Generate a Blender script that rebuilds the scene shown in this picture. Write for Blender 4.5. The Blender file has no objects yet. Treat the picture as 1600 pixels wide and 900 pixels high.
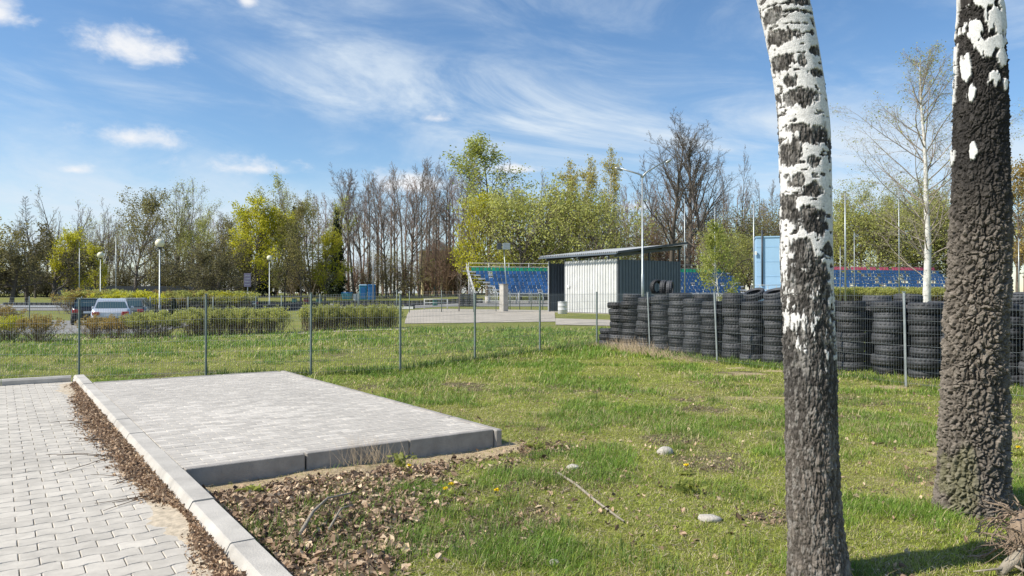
import bpy, math, random
import numpy as np
from mathutils import Vector, Matrix

# ------------------------------------------------------------------ camera, sky, sun, exposure
SC = bpy.context.scene
COL = SC.collection
FPX, HZ, EYE = 1150.0, 458.0, 1.6          # focal length and horizon of the photograph, eye height
cam = bpy.data.cameras.new("camera"); camo = bpy.data.objects.new("camera", cam); COL.objects.link(camo)
cam.sensor_width = 36.0; cam.lens = 36.0 * FPX / 1600.0
cam.clip_start = 0.05; cam.clip_end = 4000
camo.location = (0, 0, EYE); camo.rotation_euler = (math.radians(90) + math.atan(8 / FPX), 0, 0)
SC.camera = camo
SUN_EL, SUN_AZ = math.radians(44), math.atan2(-0.95, -0.31)   # direction towards the sun: x=-.95, y=-.31
SKY_STRENGTH, SUN_STRENGTH, EXPOSURE = 0.102, 5.0, 0.27
SC.view_settings.view_transform = 'Standard'; SC.view_settings.look = 'None'
SC.view_settings.gamma = 1; SC.view_settings.use_curve_mapping = False
SC.view_settings.exposure = EXPOSURE
sl = bpy.data.lights.new("sun", 'SUN'); so = bpy.data.objects.new("sun", sl); COL.objects.link(so)
sl.energy = SUN_STRENGTH; sl.angle = math.radians(0.53); sl.color = (1.0, 0.94, 0.83)
sdir = Vector((math.cos(SUN_EL) * math.sin(SUN_AZ), math.cos(SUN_EL) * math.cos(SUN_AZ), math.sin(SUN_EL)))
so.rotation_euler = sdir.to_track_quat('Z', 'Y').to_euler()

world = bpy.data.worlds.new("World"); SC.world = world; world.use_nodes = True
def build_world():
    nt = world.node_tree; N = nt.nodes; L = nt.links
    N.clear()
    out = N.new('ShaderNodeOutputWorld'); bg = N.new('ShaderNodeBackground')
    bg.inputs['Strength'].default_value = SKY_STRENGTH
    L.new(bg.outputs[0], out.inputs[0])
    sky = N.new('ShaderNodeTexSky'); sky.sky_type = 'NISHITA'; sky.sun_disc = False
    sky.sun_elevation = SUN_EL; sky.sun_rotation = SUN_AZ
    sky.air_density = 1.0; sky.dust_density = 0.3; sky.ozone_density = 3.0
    tc = N.new('ShaderNodeTexCoord')
    def val(x):
        n = N.new('ShaderNodeValue'); n.outputs[0].default_value = x; return n.outputs[0]
    def m(op, a, b=None, c=None):
        n = N.new('ShaderNodeMath'); n.operation = op
        for i, x in enumerate((a, b, c)):
            if x is None: continue
            if isinstance(x, (int, float)): n.inputs[i].default_value = x
            else: L.new(x, n.inputs[i])
        return n.outputs[0]
    def comb(x, y, z=0.0):
        n = N.new('ShaderNodeCombineXYZ')
        for i, q in enumerate((x, y, z)):
            if isinstance(q, (int, float)): n.inputs[i].default_value = q
            else: L.new(q, n.inputs[i])
        return n.outputs[0]
    def noise(vec, scale, detail=6, rough=0.55, dist=0.0):
        n = N.new('ShaderNodeTexNoise'); L.new(vec, n.inputs['Vector'])
        n.inputs['Scale'].default_value = scale; n.inputs['Detail'].default_value = detail
        n.inputs['Roughness'].default_value = rough; n.inputs['Distortion'].default_value = dist
        return n.outputs['Fac']
    def sstep(x, a, b):
        n = N.new('ShaderNodeMapRange'); n.interpolation_type = 'SMOOTHSTEP'
        L.new(x, n.inputs[0]); n.inputs[1].default_value = a; n.inputs[2].default_value = b
        return n.outputs[0]
    sep = N.new('ShaderNodeSeparateXYZ'); L.new(tc.outputs['Generated'], sep.inputs[0])
    dx, dy, dz = sep.outputs
    az = m('ARCTAN2', dx, dy); el = m('ARCSINE', dz)                  # azimuth and elevation on the sky
    # thin high cloud: long streaks that fall to the right, broken by noise
    ca, sa = math.cos(0.17), math.sin(0.17)
    ra = m('SUBTRACT', m('MULTIPLY', az, ca), m('MULTIPLY', el, sa))
    rb = m('ADD', m('MULTIPLY', az, sa), m('MULTIPLY', el, ca))
    st = comb(m('MULTIPLY', ra, 1.0), m('MULTIPLY', rb, 3.4))
    n1 = noise(st, 3.4, 9, 0.62, 0.7)
    n2 = noise(comb(az, m('MULTIPLY', el, 2.2), 3.0), 5.0, 7, 0.6, 0.5)
    wisps = m('MULTIPLY', sstep(n1, 0.40, 0.74), sstep(n2, 0.28, 0.66))
    # a broad veil band crossing the middle of the sky
    band = m('SUBTRACT', rb, 0.236)
    veil = m('MULTIPLY', m('POWER', 2.718, m('MULTIPLY', m('MULTIPLY', band, band), -300.0)), sstep(n1, 0.30, 0.66))
    veil = m('MULTIPLY', veil, m('MULTIPLY', sstep(az, -0.40, -0.20), 1.0))
    low = m('MULTIPLY', sstep(el, 0.19, 0.06), m('MULTIPLY', sstep(n2, 0.25, 0.62), sstep(az, 0.45, -0.25)))
    cirrus = m('MINIMUM', m('ADD', m('ADD', m('MULTIPLY', wisps, 0.55), m('MULTIPLY', veil, 0.72)), m('MULTIPLY', low, 0.75)), 0.85)
    # small fair-weather clouds: (azimuth, elevation, half width, half height)
    puffs = [(-.476, .287, .054, .026), (-.612, .304, .030, .022), (-.490, .186, .064, .017),
             (-.336, .158, .066, .014), (-.535, .143, .022, .008), (-.345, .358, .013, .010),
             (-.10, .232, .026, .008), (-.145, .145, .07, .017), (.17, .115, .032, .010), (.01, .166, .05, .007), (-.80, .21, .06, .02), (.75, .2, .07, .02)]
    pn = noise(comb(az, m('MULTIPLY', el, 1.5), 1.3), 26.0, 8, 0.62, 0.25)
    pn2 = noise(comb(m('MULTIPLY', az, 1.0), m('MULTIPLY', el, 2.0), 5.3), 11.0, 5, 0.6, 0.3)
    tot = None
    for (a, e, w, h) in puffs:
        x = m('DIVIDE', m('SUBTRACT', az, a), w * 1.25); y = m('DIVIDE', m('SUBTRACT', el, e), h * 1.25)
        y = m('ADD', y, m('MULTIPLY', m('LESS_THAN', y, 0.0), m('MULTIPLY', y, 0.6)))     # flatter underneath
        d = m('SQRT', m('ADD', m('MULTIPLY', x, x), m('MULTIPLY', y, y)))
        k = m('SUBTRACT', 1.0, d)
        tot = k if tot is None else m('MAXIMUM', tot, k)
    dens = m('ADD', tot, m('ADD', m('MULTIPLY', m('SUBTRACT', pn, 0.5), 1.7), m('MULTIPLY', m('SUBTRACT', pn2, 0.5), 1.9)))
    puff = m('MULTIPLY', m('MULTIPLY', sstep(dens, -0.05, 1.15), 0.95), sstep(tot, -0.9, -0.1))
    hue = N.new('ShaderNodeHueSaturation'); L.new(sky.outputs[0], hue.inputs['Color'])
    hue.inputs['Saturation'].default_value = 1.13; hue.inputs['Value'].default_value = 1.24
    mx1 = N.new('ShaderNodeMixRGB'); L.new(cirrus, mx1.inputs[0]); L.new(hue.outputs[0], mx1.inputs[1])
    mx1.inputs[2].default_value = (6.1, 6.9, 7.7, 1)
    mx2 = N.new('ShaderNodeMixRGB'); L.new(puff, mx2.inputs[0]); L.new(mx1.outputs[0], mx2.inputs[1])
    mx2.inputs[2].default_value = (7.6, 7.7, 7.9, 1)
    L.new(mx2.outputs[0], bg.inputs['Color'])
build_world()

# ------------------------------------------------------------------ helpers
RNG = np.random.default_rng(7)
PI = math.pi
def S(a, b, x):
    t = np.clip((np.asarray(x, float) - a) / (b - a), 0, 1); return t * t * (3 - 2 * t)
def _h(ix, iy, iz, seed):
    h = (ix.astype(np.int64) * 374761393 + iy.astype(np.int64) * 668265263 + iz.astype(np.int64) * 2147483647 + seed * 974711) & 0xffffffff
    h = ((h ^ (h >> 13)) * 1274126177) & 0xffffffff
    h = ((h ^ (h >> 16)) * 2246822519) & 0xffffffff
    return ((h ^ (h >> 15)) & 0xffffff) / float(0x1000000)
def vnoise(x, y, z=0.0, seed=0):
    x, y, z = np.broadcast_arrays(np.asarray(x, float), np.asarray(y, float), np.asarray(z, float))
    ix, iy, iz = np.floor(x), np.floor(y), np.floor(z)
    fx, fy, fz = x - ix, y - iy, z - iz
    fx = fx * fx * (3 - 2 * fx); fy = fy * fy * (3 - 2 * fy); fz = fz * fz * (3 - 2 * fz)
    r = 0
    for a in (0, 1):
        for b in (0, 1):
            for c in (0, 1):
                w = (fx if a else 1 - fx) * (fy if b else 1 - fy) * (fz if c else 1 - fz)
                r = r + w * _h(ix + a, iy + b, iz + c, seed)
    return r
def fbm(x, y, z=0.0, oct=4, seed=0, gain=0.5):
    r, amp, tot, f = 0, 1.0, 0.0, 1.0
    for o in range(oct):
        r = r + amp * vnoise(np.asarray(x) * f, np.asarray(y) * f, np.asarray(z) * f, seed + o * 17)
        tot += amp; amp *= gain; f *= 2.03
    return r / tot
def worley(x, y, z, seed=0):
    ix, iy, iz = np.floor(x), np.floor(y), np.floor(z)
    f1 = np.full(x.shape, 9.0); f2 = np.full(x.shape, 9.0); idv = np.zeros(x.shape)
    for a in (-1, 0, 1):
        for b in (-1, 0, 1):
            for c in (-1, 0, 1):
                jx, jy, jz = ix + a, iy + b, iz + c
                px = jx + _h(jx, jy, jz, seed); py = jy + _h(jx, jy, jz, seed + 1); pz = jz + _h(jx, jy, jz, seed + 2)
                d = np.sqrt((px - x) ** 2 + (py - y) ** 2 + (pz - z) ** 2)
                near = d < f1
                f2 = np.where(near, f1, np.minimum(f2, d))
                idv = np.where(near, _h(jx, jy, jz, seed + 3), idv)
                f1 = np.where(near, d, f1)
    return f1, f2, idv

class MB:
    """collects shapes and links them as one mesh object"""
    def __init__(s): s.v = []; s.n = 0; s.f = []; s.c = []
    def add(s, v, faces, mat=0, smooth=False, col=None):
        v = np.asarray(v, float).reshape(-1, 3); faces = np.asarray(faces, int)
        s.f.append((faces + s.n, mat, smooth)); s.v.append(v); s.n += len(v)
        s.c.append(np.ones((len(v), 3)) if col is None else np.broadcast_to(np.asarray(col, float), (len(v), 3)))
        return s
    def box(s, c, size, rz=0.0, mat=0, col=None, M=None):
        hx, hy, hz = [q / 2 for q in size]
        v = np.array([(x, y, z) for x in (-hx, hx) for y in (-hy, hy) for z in (-hz, hz)])
        if M is not None: v = v @ np.array(M).T
        ca, sa = math.cos(rz), math.sin(rz)
        v = np.c_[v[:, 0] * ca - v[:, 1] * sa, v[:, 0] * sa + v[:, 1] * ca, v[:, 2]] + np.array(c)
        return s.add(v, [(0, 1, 3, 2), (4, 6, 7, 5), (0, 4, 5, 1), (2, 3, 7, 6), (0, 2, 6, 4), (1, 5, 7, 3)], mat, False, col)
    def cbox(s, c, size, rz=0.0, b=0.01, mat=0, col=None):
        """box with chamfered edges on top and at the corners"""
        hx, hy, hz = [q / 2 for q in size]
        def ring(x, y, k): return [(-x + k, -y), (x - k, -y), (x, -y + k), (x, y - k), (x - k, y), (-x + k, y), (-x, y - k), (-x, -y + k)]
        r0 = [(p[0], p[1], -hz) for p in ring(hx, hy, b)]; r1 = [(p[0], p[1], hz - b) for p in ring(hx, hy, b)]
        r2 = [(p[0], p[1], hz) for p in ring(hx - b, hy - b, b)]
        v = np.array(r0 + r1 + r2); ca, sa = math.cos(rz), math.sin(rz)
        v = np.c_[v[:, 0] * ca - v[:, 1] * sa, v[:, 0] * sa + v[:, 1] * ca, v[:, 2]] + np.array(c)
        q = [(i + k * 8, (i + 1) % 8 + k * 8, (i + 1) % 8 + 8 + k * 8, i + 8 + k * 8) for k in (0, 1) for i in range(8)]
        base = s.n
        s.add(v, q, mat, False, col)
        s.f.append((np.array([[base + 16 + i for i in range(8)]]), mat, False))
        s.f.append((np.array([[base + 7 - i for i in range(8)]]), mat, False))
        return s
    def tube(s, pts, radii, sides=6, mat=0, smooth=True, cap=False, col=None):
        P = np.asarray(pts, float); n = len(P)
        R = np.broadcast_to(np.asarray(radii, float), (n,))
        T = np.gradient(P, axis=0); T /= (np.linalg.norm(T, axis=1)[:, None] + 1e-12)
        ref = np.array((0.0, 0, 1)) if abs(T[0][2]) < 0.9 else np.array((1.0, 0, 0))
        A = np.cross(T, ref); A /= (np.linalg.norm(A, axis=1)[:, None] + 1e-12); B = np.cross(T, A)
        an = np.arange(sides) * 2 * PI / sides
        V = (P[:, None, :] + R[:, None, None] * (np.cos(an)[None, :, None] * A[:, None, :] + np.sin(an)[None, :, None] * B[:, None, :])).reshape(-1, 3)
        i = np.arange(n - 1)[:, None] * sides; j = np.arange(sides)[None, :]; j2 = (j + 1) % sides
        F = np.stack([i + j, i + sides + j, i + sides + j2, i + j2], -1).reshape(-1, 4)
        base = s.n
        s.add(V, F, mat, smooth, col)
        if cap:
            s.f.append((np.array([[base + k for k in range(sides)]]), mat, False))
            s.f.append((np.array([[base + (n - 1) * sides + sides - 1 - k for k in range(sides)]]), mat, False))
        return s
    def rod(s, a, b, r, sides=8, mat=0, r2=None, col=None):
        return s.tube([a, b], [r, r if r2 is None else r2], sides, mat, True, True, col)
    def lathe(s, prof, seg=24, c=(0, 0, 0), mat=0, smooth=True, col=None):
        pr = np.asarray(prof, float); an = np.arange(seg) * 2 * PI / seg; n = len(pr)
        V = np.stack([pr[:, 0][:, None] * np.cos(an), pr[:, 0][:, None] * np.sin(an), np.repeat(pr[:, 1][:, None], seg, 1)], -1).reshape(-1, 3) + np.array(c)
        i = np.arange(n - 1)[:, None] * seg; j = np.arange(seg)[None, :]; j2 = (j + 1) % seg
        return s.add(V, np.stack([i + j, i + j2, i + seg + j2, i + seg + j], -1).reshape(-1, 4), mat, smooth, col)
    def prism(s, poly, axis_pts, mat=0, col=None):
        """poly: list of 3D points; axis_pts: extrusion vector"""
        p = np.asarray(poly, float); n = len(p); e = np.asarray(axis_pts, float)
        base = s.n
        s.add(np.r_[p, p + e], [(i, (i + 1) % n, (i + 1) % n + n, i + n) for i in range(n)], mat, False, col)
        s.f.append((np.array([[base + n - 1 - i for i in range(n)]]), mat, False))
        s.f.append((np.array([[base + n + i for i in range(n)]]), mat, False))
        return s
    def twigs(s, P0, P1, r, mat=0, rng=RNG):
        n = len(P0)
        if n == 0: return s
        d = P1 - P0; a = np.cross(d, rng.normal(size=(n, 3))); a /= np.linalg.norm(a, axis=1)[:, None] + 1e-9
        b = np.cross(d, a); b /= np.linalg.norm(b, axis=1)[:, None] + 1e-9
        r = np.broadcast_to(r, (n,))[:, None]
        V = np.stack([P0 + a * r, P0 - a * r * .5 + b * r * .87, P0 - a * r * .5 - b * r * .87, P1], 1).reshape(-1, 3)
        k = np.arange(n)[:, None] * 4
        F = np.concatenate([k + np.array([0, 1, 3]), k + np.array([1, 2, 3]), k + np.array([2, 0, 3])])
        return s.add(V, F, mat, True)
    def leaves(s, P, size, mat=0, rng=RNG, flat=0.0, col=None, long=1.5):
        n = len(P)
        if n == 0: return s
        a = rng.normal(size=(n, 3)); a[:, 2] *= (1 - flat); a /= np.linalg.norm(a, axis=1)[:, None] + 1e-9
        b = rng.normal(size=(n, 3)); b[:, 2] *= (1 - flat)
        b -= a * (a * b).sum(1)[:, None]; b /= np.linalg.norm(b, axis=1)[:, None] + 1e-9
        nz = np.cross(a, b)
        sz = (np.broadcast_to(size, (n,)) * rng.uniform(.6, 1.4, n))[:, None]
        V = np.stack([P - a * sz * long * .5, P + b * sz * .5 + nz * sz * .15, P + a * sz * long * .5, P - b * sz * .5 + nz * sz * .15], 1).reshape(-1, 3)
        k = np.arange(n)[:, None] * 4
        c = None if col is None else np.repeat(np.asarray(col), 4, 0)
        return s.add(V, k + np.array([0, 1, 2, 3]), mat, False, c)
    def mesh(s, name, mats, color=False):
        me = bpy.data.meshes.new(name)
        V = np.concatenate(s.v); me.vertices.add(len(V)); me.vertices.foreach_set('co', V.ravel())
        loops = np.concatenate([f.ravel() for f, m, k in s.f])
        tot = np.concatenate([np.full(len(f), f.shape[1]) for f, m, k in s.f])
        mi = np.concatenate([np.full(len(f), m) for f, m, k in s.f]); sm = np.concatenate([np.full(len(f), k) for f, m, k in s.f])
        me.loops.add(len(loops)); me.loops.foreach_set('vertex_index', loops.astype(np.int32))
        me.polygons.add(len(tot)); st = np.r_[0, np.cumsum(tot)[:-1]]
        me.polygons.foreach_set('loop_start', st.astype(np.int32)); me.polygons.foreach_set('loop_total', tot.astype(np.int32))
        me.polygons.foreach_set('material_index', mi.astype(np.int32)); me.polygons.foreach_set('use_smooth', sm.astype(bool))
        for m in (mats if isinstance(mats, (list, tuple)) else [mats]): me.materials.append(m)
        if color:
            at = me.color_attributes.new('tint', 'FLOAT_COLOR', 'POINT')
            C = np.c_[np.concatenate(s.c), np.ones(len(V))]; at.data.foreach_set('color', C.ravel())
        me.update(calc_edges=True); me.validate()
        return me
    def obj(s, name, mats, parent=None, color=False, loc=None):
        o = bpy.data.objects.new(name, s.mesh(name, mats, color)); COL.objects.link(o)
        if parent is not None: o.parent = parent
        if loc is not None: o.location = loc
        return o

def tag(o, label=None, cat=None, group=None, kind=None):
    if label: o['label'] = label
    if cat: o['category'] = cat
    if group: o['group'] = group
    if kind: o['kind'] = kind
    return o
def thing(name, label, cat, loc=(0, 0, 0), rz=0.0, group=None):
    o = bpy.data.objects.new(name, None); COL.objects.link(o)
    o.empty_display_size = 0.1
    o.location = loc; o.rotation_euler = (0, 0, rz)
    return tag(o, label, cat, group)
def dup(root, loc=None, rz=None, scale=None, label=None, group=None):
    r = root.copy(); COL.objects.link(r)
    if loc is not None: r.location = loc
    if rz is not None: r.rotation_euler = (0, 0, rz)
    if scale is not None: r.scale = scale
    if label: r['label'] = label
    if group: r['group'] = group
    for ch in list(root.children):
        c = ch.copy(); COL.objects.link(c); c.parent = r
        for g in list(ch.children):
            d = g.copy(); COL.objects.link(d); d.parent = c
    return r
ORD = ['', 'first', 'second', 'third', 'fourth', 'fifth', 'sixth', 'seventh', 'eighth', 'ninth', 'tenth', 'eleventh', 'twelfth', 'thirteenth',
       'fourteenth', 'fifteenth', 'sixteenth', 'seventeenth', 'eighteenth', 'nineteenth', 'twentieth', 'twenty-first', 'twenty-second', 'twenty-third', 'twenty-fourth', 'twenty-fifth']

# ------------------------------------------------------------------ materials
def mat(name, col, rough=0.8, var=0.25, nscale=6.0, bump=0.0, bscale=40.0, metal=0.0, tint=False, rnd=0.0, island=0.0, spec=0.5, transl=0.0, coat=0.0, wavebump=None):
    m = bpy.data.materials.new(name); m.use_nodes = True
    nt = m.node_tree; N = nt.nodes; L = nt.links; b = N['Principled BSDF']
    b.inputs['Roughness'].default_value = rough; b.inputs['Metallic'].default_value = metal
    b.inputs['Specular IOR Level'].default_value = spec; b.inputs['Coat Weight'].default_value = coat
    tc = N.new('ShaderNodeTexCoord')
    if tint:
        a = N.new('ShaderNodeAttribute'); a.attribute_name = 'tint'; cur = a.outputs['Color']
        if col is not None:
            mu = N.new('ShaderNodeMixRGB'); mu.blend_type = 'MULTIPLY'; mu.inputs[0].default_value = 1
            L.new(cur, mu.inputs[1]); mu.inputs[2].default_value = (*col, 1); cur = mu.outputs[0]
    else:
        r = N.new('ShaderNodeRGB'); r.outputs[0].default_value = (*col, 1); cur = r.outputs[0]
    def mulv(cur, fac_socket, lo, hi):
        mr = N.new('ShaderNodeMapRange'); L.new(fac_socket, mr.inputs[0]); mr.inputs[3].default_value = lo; mr.inputs[4].default_value = hi
        hs = N.new('ShaderNodeVectorMath'); hs.operation = 'SCALE'; L.new(cur, hs.inputs[0]); L.new(mr.outputs[0], hs.inputs['Scale'])
        return hs.outputs[0]
    if var:
        no = N.new('ShaderNodeTexNoise'); L.new(tc.outputs['Object'], no.inputs['Vector'])
        no.inputs['Scale'].default_value = nscale; no.inputs['Detail'].default_value = 7; no.inputs['Roughness'].default_value = .62
        mr = N.new('ShaderNodeMapRange'); L.new(no.outputs['Fac'], mr.inputs[0]); mr.inputs[1].default_value = .3; mr.inputs[2].default_value = .7
        cur = mulv(cur, mr.outputs[0], 1 - var, 1 + var)
    if rnd:
        oi = N.new('ShaderNodeObjectInfo'); cur = mulv(cur, oi.outputs['Random'], 1 - rnd, 1 + rnd)
    if island:
        ge = N.new('ShaderNodeNewGeometry'); cur = mulv(cur, ge.outputs['Random Per Island'], 1 - island, 1 + island)
    L.new(cur, b.inputs['Base Color'])
    if bump:
        n2 = N.new('ShaderNodeTexNoise'); L.new(tc.outputs['Object'], n2.inputs['Vector']); n2.inputs['Scale'].default_value = bscale; n2.inputs['Detail'].default_value = 5
        bp = N.new('ShaderNodeBump'); bp.inputs['Strength'].default_value = bump; bp.inputs['Distance'].default_value = 0.02
        L.new(n2.outputs['Fac'], bp.inputs['Height']); L.new(bp.outputs[0], b.inputs['Normal'])
    if transl:
        t = N.new('ShaderNodeBsdfTranslucent'); L.new(cur, t.inputs['Color'])
        mx = N.new('ShaderNodeMixShader'); mx.inputs[0].default_value = transl
        L.new(b.outputs[0], mx.inputs[1]); L.new(t.outputs[0], mx.inputs[2]); L.new(mx.outputs[0], N['Material Output'].inputs[0])
    return m
M = {}
M['galv'] = mat('galvanised steel', (.36, .39, .39), .45, .2, 9, metal=.6)
M['post'] = mat('grey green post paint', (.15, .185, .17), .5, .25, 8)
M['wire'] = mat('galvanised wire', (.26, .28, .285), .5, .15, 5, metal=.3)
M['tyre'] = mat('worn rubber', (.036, .037, .040), .62, .5, 5, .35, 60, rnd=.6)
M['farrubber'] = mat('old rubber', (.025, .026, .03), .7, .4, 3)
M['concrete'] = mat('kerb concrete', (.46, .43, .38), .9, .2, 3.5, .25, 90)
M['concrete_grey'] = mat('edging concrete', (.33, .305, .275), .9, .24, 5, .3, 80)
M['paver'] = mat('paver', None, .9, .16, 9, .3, 140, tint=True)
M['white'] = mat('white paint', (.78, .78, .76), .5, .06, 3)
M['white_metal'] = mat('white trapezoid sheet', (.60, .60, .59), .45, .10, 2)
M['grey_metal'] = mat('blue grey sheet', (.10, .125, .155), .5, .1, 2)
M['dark_metal'] = mat('dark grey steel', (.05, .058, .068), .5, .15, 3)
M['roofsheet'] = mat('grey roof sheet', (.44, .45, .44), .55, .2, 2)
M['asphalt'] = mat('weathered asphalt', (.235, .23, .22), .95, .16, .6, .3, 60)
M['path'] = mat('pale concrete path', (.41, .365, .30), .95, .2, 1.2, .3, 50)
M['bark'] = mat('grey brown bark', (.15, .125, .10), .95, .3, 3, .4, 20, rnd=.25)
M['twig'] = mat('twig', (.19, .155, .125), .95, .15, 3, rnd=.3)
M['twig_red'] = mat('reddish twig', (.24, .155, .11), .95, .2, 3, rnd=.25)
M['twig_dark'] = mat('dark twig', (.115, .10, .078), .95, .2, 3, rnd=.25)
def leafm(n, c, isl=.35, tr=.5): return mat(n, c, .6, 0, 1, rnd=.14, island=isl, transl=tr)
M['leaf_yg'] = leafm('yellow green leaf', (.52, .50, .035)); M['leaf_bud'] = leafm('budding leaf', (.46, .47, .13))
M['leaf_cat'] = leafm('catkin and leaf', (.52, .46, .12)); M['leaf_olive'] = leafm('olive bud', (.30, .27, .09)); M['leaf_green'] = leafm('fresh green leaf', (.36, .39, .09))
M['needle'] = leafm('dark needle', (.028, .045, .018), .4, .1); M['leaf_dark'] = leafm('dark bush leaf', (.16, .145, .06))
M['leaf_orange'] = leafm('ochre bud', (.42, .31, .09)); M['birchbark'] = mat('far birch bark', (.62, .60, .56), .8, .35, 5)
M['blue_seat'] = mat('blue seat plastic', (.035, .115, .27), .45, .15, 2, rnd=.3); M['green_seat'] = mat('green seat plastic', (.02, .28, .16), .45, .1, 2, rnd=.2)
M['pink_seat'] = mat('red seat plastic', (.52, .10, .16), .45, .1, 2, rnd=.2)
M['sky_blue'] = mat('light blue panel', (.36, .56, .76), .5, .05, 1); M['blue'] = mat('blue plastic', (.03, .17, .42), .5, .1, 2)
M['teal'] = mat('teal plastic', (.03, .26, .36), .5, .1, 2); M['bin_green'] = mat('green plastic', (.02, .12, .09), .5, .1, 3); M['bin_red'] = mat('dark red plastic', (.16, .03, .025), .5, .1, 3)
M['globe'] = mat('opal globe', (.80, .74, .52), .25, .05, 6, coat=.3); M['silver'] = mat('silver car paint', (.60, .64, .70), .3, .03, 1, metal=.35, coat=.6)
M['black_paint'] = mat('black car paint', (.012, .013, .016), .25, 0, 1, coat=.6); M['grey_paint'] = mat('grey car paint', (.10, .11, .11), .3, 0, 1, coat=.6)
M['glass'] = mat('car glass', (.05, .09, .10), .08, 0, 1, spec=.8); M['red_lamp'] = mat('tail lamp', (.38, .03, .03), .2, 0, 1); M['black'] = mat('black plastic', (.02, .02, .022), .6, .1, 4)
M['twig_birch'] = mat('pale birch twig', (.33, .28, .23), .9, .2, 4)
M['twig_shrub'] = mat('shrub stems', (.13, .088, .062), .9, .2, 8, rnd=.2)
M['stone'] = mat('pale stone', (.48, .44, .38), .9, .3, 14, .5, 60); M['wood'] = mat('weathered stick', (.30, .26, .20), .9, .3, 12, .4, 90)
M['root'] = mat('dry root', (.27, .20, .14), .95, .4, 14, .6, 70); M['soil'] = mat('root soil', (.13, .09, .06), 1, .4, 18, .7, 60)
M['dead_leaf'] = mat('dead leaf', None, .85, .15, 30, tint=True, transl=.12); M['blade'] = mat('grass blade', None, .6, .1, 2, tint=True, transl=.3)
M['yellow'] = mat('dandelion yellow', (.80, .60, .01), .6, .1, 40); M['sign'] = mat('information board', (.12, .11, .17), .5, .3, 5); M['bark_fg'] = mat('birch bark', None, .9, .22, 60, .28, 170, tint=True, spec=.25)
M['drystem'] = mat('dry stems', (.40, .31, .20), .9, .2, 20, island=.3); M['bldg'] = mat('pale render', (.55, .45, .25), .9, .1, 1); M['darkfence'] = mat('dark fence', (.03, .037, .05), .8, .2, 2)

# ------------------------------------------------------------------ terrain
U2 = np.array((-.572, .82)); V2 = np.array((.82, .572))          # long and short direction of the paved pad
def vu(x, y): return x * V2[0] + y * V2[1], x * U2[0] + y * U2[1]
def P(v, u, z=0.0): return np.array((v * V2[0] + u * U2[0], v * V2[1] + u * U2[1], z))
PAD_RZ = math.atan2(V2[1], V2[0])
PADV, PADU, PADZ = (1.245, 4.38), (6.50, 13.70), 0.15
def H(x, y):
    x = np.asarray(x, float); y = np.asarray(y, float)
    z = .30 * S(18, 42, y) * S(-16, -6, x) - .10 * S(10, 14, y) * S(-5.5, -9, x) + 1.35 * S(88, 140, y)
    v, u = vu(x, y)
    near = 1 - S(14, 22, y)
    z = z + near * (.045 * (fbm(x * .9, y * .9, 0, 3, 5) - .5) * 2 + .018 * (fbm(x * 5, y * 5, 0, 3, 9) - .5) * 2)
    z = z + .05 * np.exp(-(((v - 1.7) / .6) ** 2)) * S(1.2, 1.3, v) * (1 - S(5.6, 6.4, u)) - .05 * np.exp(-(((v - 4.3) / 1.0) ** 2 + ((u - 6.2) / .8) ** 2))
    z = np.where((v < 1.16) & (u < 15.0), -.06, z)
    z = np.where((v > 1.16) & (v < PADV[1] - .05) & (u > PADU[0] + .06) & (u < PADU[1] - .05), np.minimum(z, .03), z)
    return z
def hz(x, y): return float(H(x, y))
def G(px, py):
    """the ground point seen at a pixel of the photograph"""
    Y = 5.0
    for k in range(60):
        X = (px - 800) / FPX * Y; z = hz(X, Y)
        Yn = (EYE - z) * FPX / max(py - HZ, 1.0); Y = .5 * Y + .5 * min(Yn, 400)
    X = (px - 800) / FPX * Y
    return np.array((X, Y, hz(X, Y)))
def XY(px, Y): return (px - 800) / FPX * Y
def Zat(py, Y): return EYE + (HZ - py) / FPX * Y
def masks(x, y):
    """soil under leaves, sand, bare patches of the near ground"""
    v, u = vu(x, y)
    n = fbm(x * 2.2, y * 2.2, 0, 4, 31) - .5; n2 = fbm(x * 7, y * 7, 0, 3, 77) - .5
    edge = 1.95 + (u - 4.3) * .98 + n * 1.9 + n2 * .5
    leaf = (1 - S(-.35, .45, v - edge)) * S(1.15, 1.2, v) * (1 - S(6.16, 6.34, u + n2 * .3)) * S(-2, 1, u)
    leaf = np.maximum(leaf, .9 * np.exp(-(((v - 4.5) / .55) ** 2 + ((u - 6.15) / .35) ** 2)) * (.7 + n2 * 2))
    soil = np.exp(-(((v - 3.85) / .75) ** 2 + ((u - 5.0) / .42) ** 2)) * np.clip(.8 + n2 * 2.5 + n, 0, 1)
    soil = np.maximum(soil, S(.60, .72, fbm(x * 1.1 + 9, y * 1.5, 0, 5, 55)) * .8)
    sand = S(6.02, 6.22, u + n2 * .35 + n * .3) * (1 - S(6.5, 6.58, u)) * S(1.2, 1.25, v) * (1 - S(4.5, 4.7, v + n2 * .3))
    sand = np.maximum(sand, S(.64, .72, fbm(x * .9 + 40, y * 1.6 + 3, 0, 4, 91)) * S(2.4, 4.2, x) * .75)
    return np.clip(leaf, 0, 1), np.clip(soil, 0, 1), np.clip(sand, 0, 1)

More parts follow.
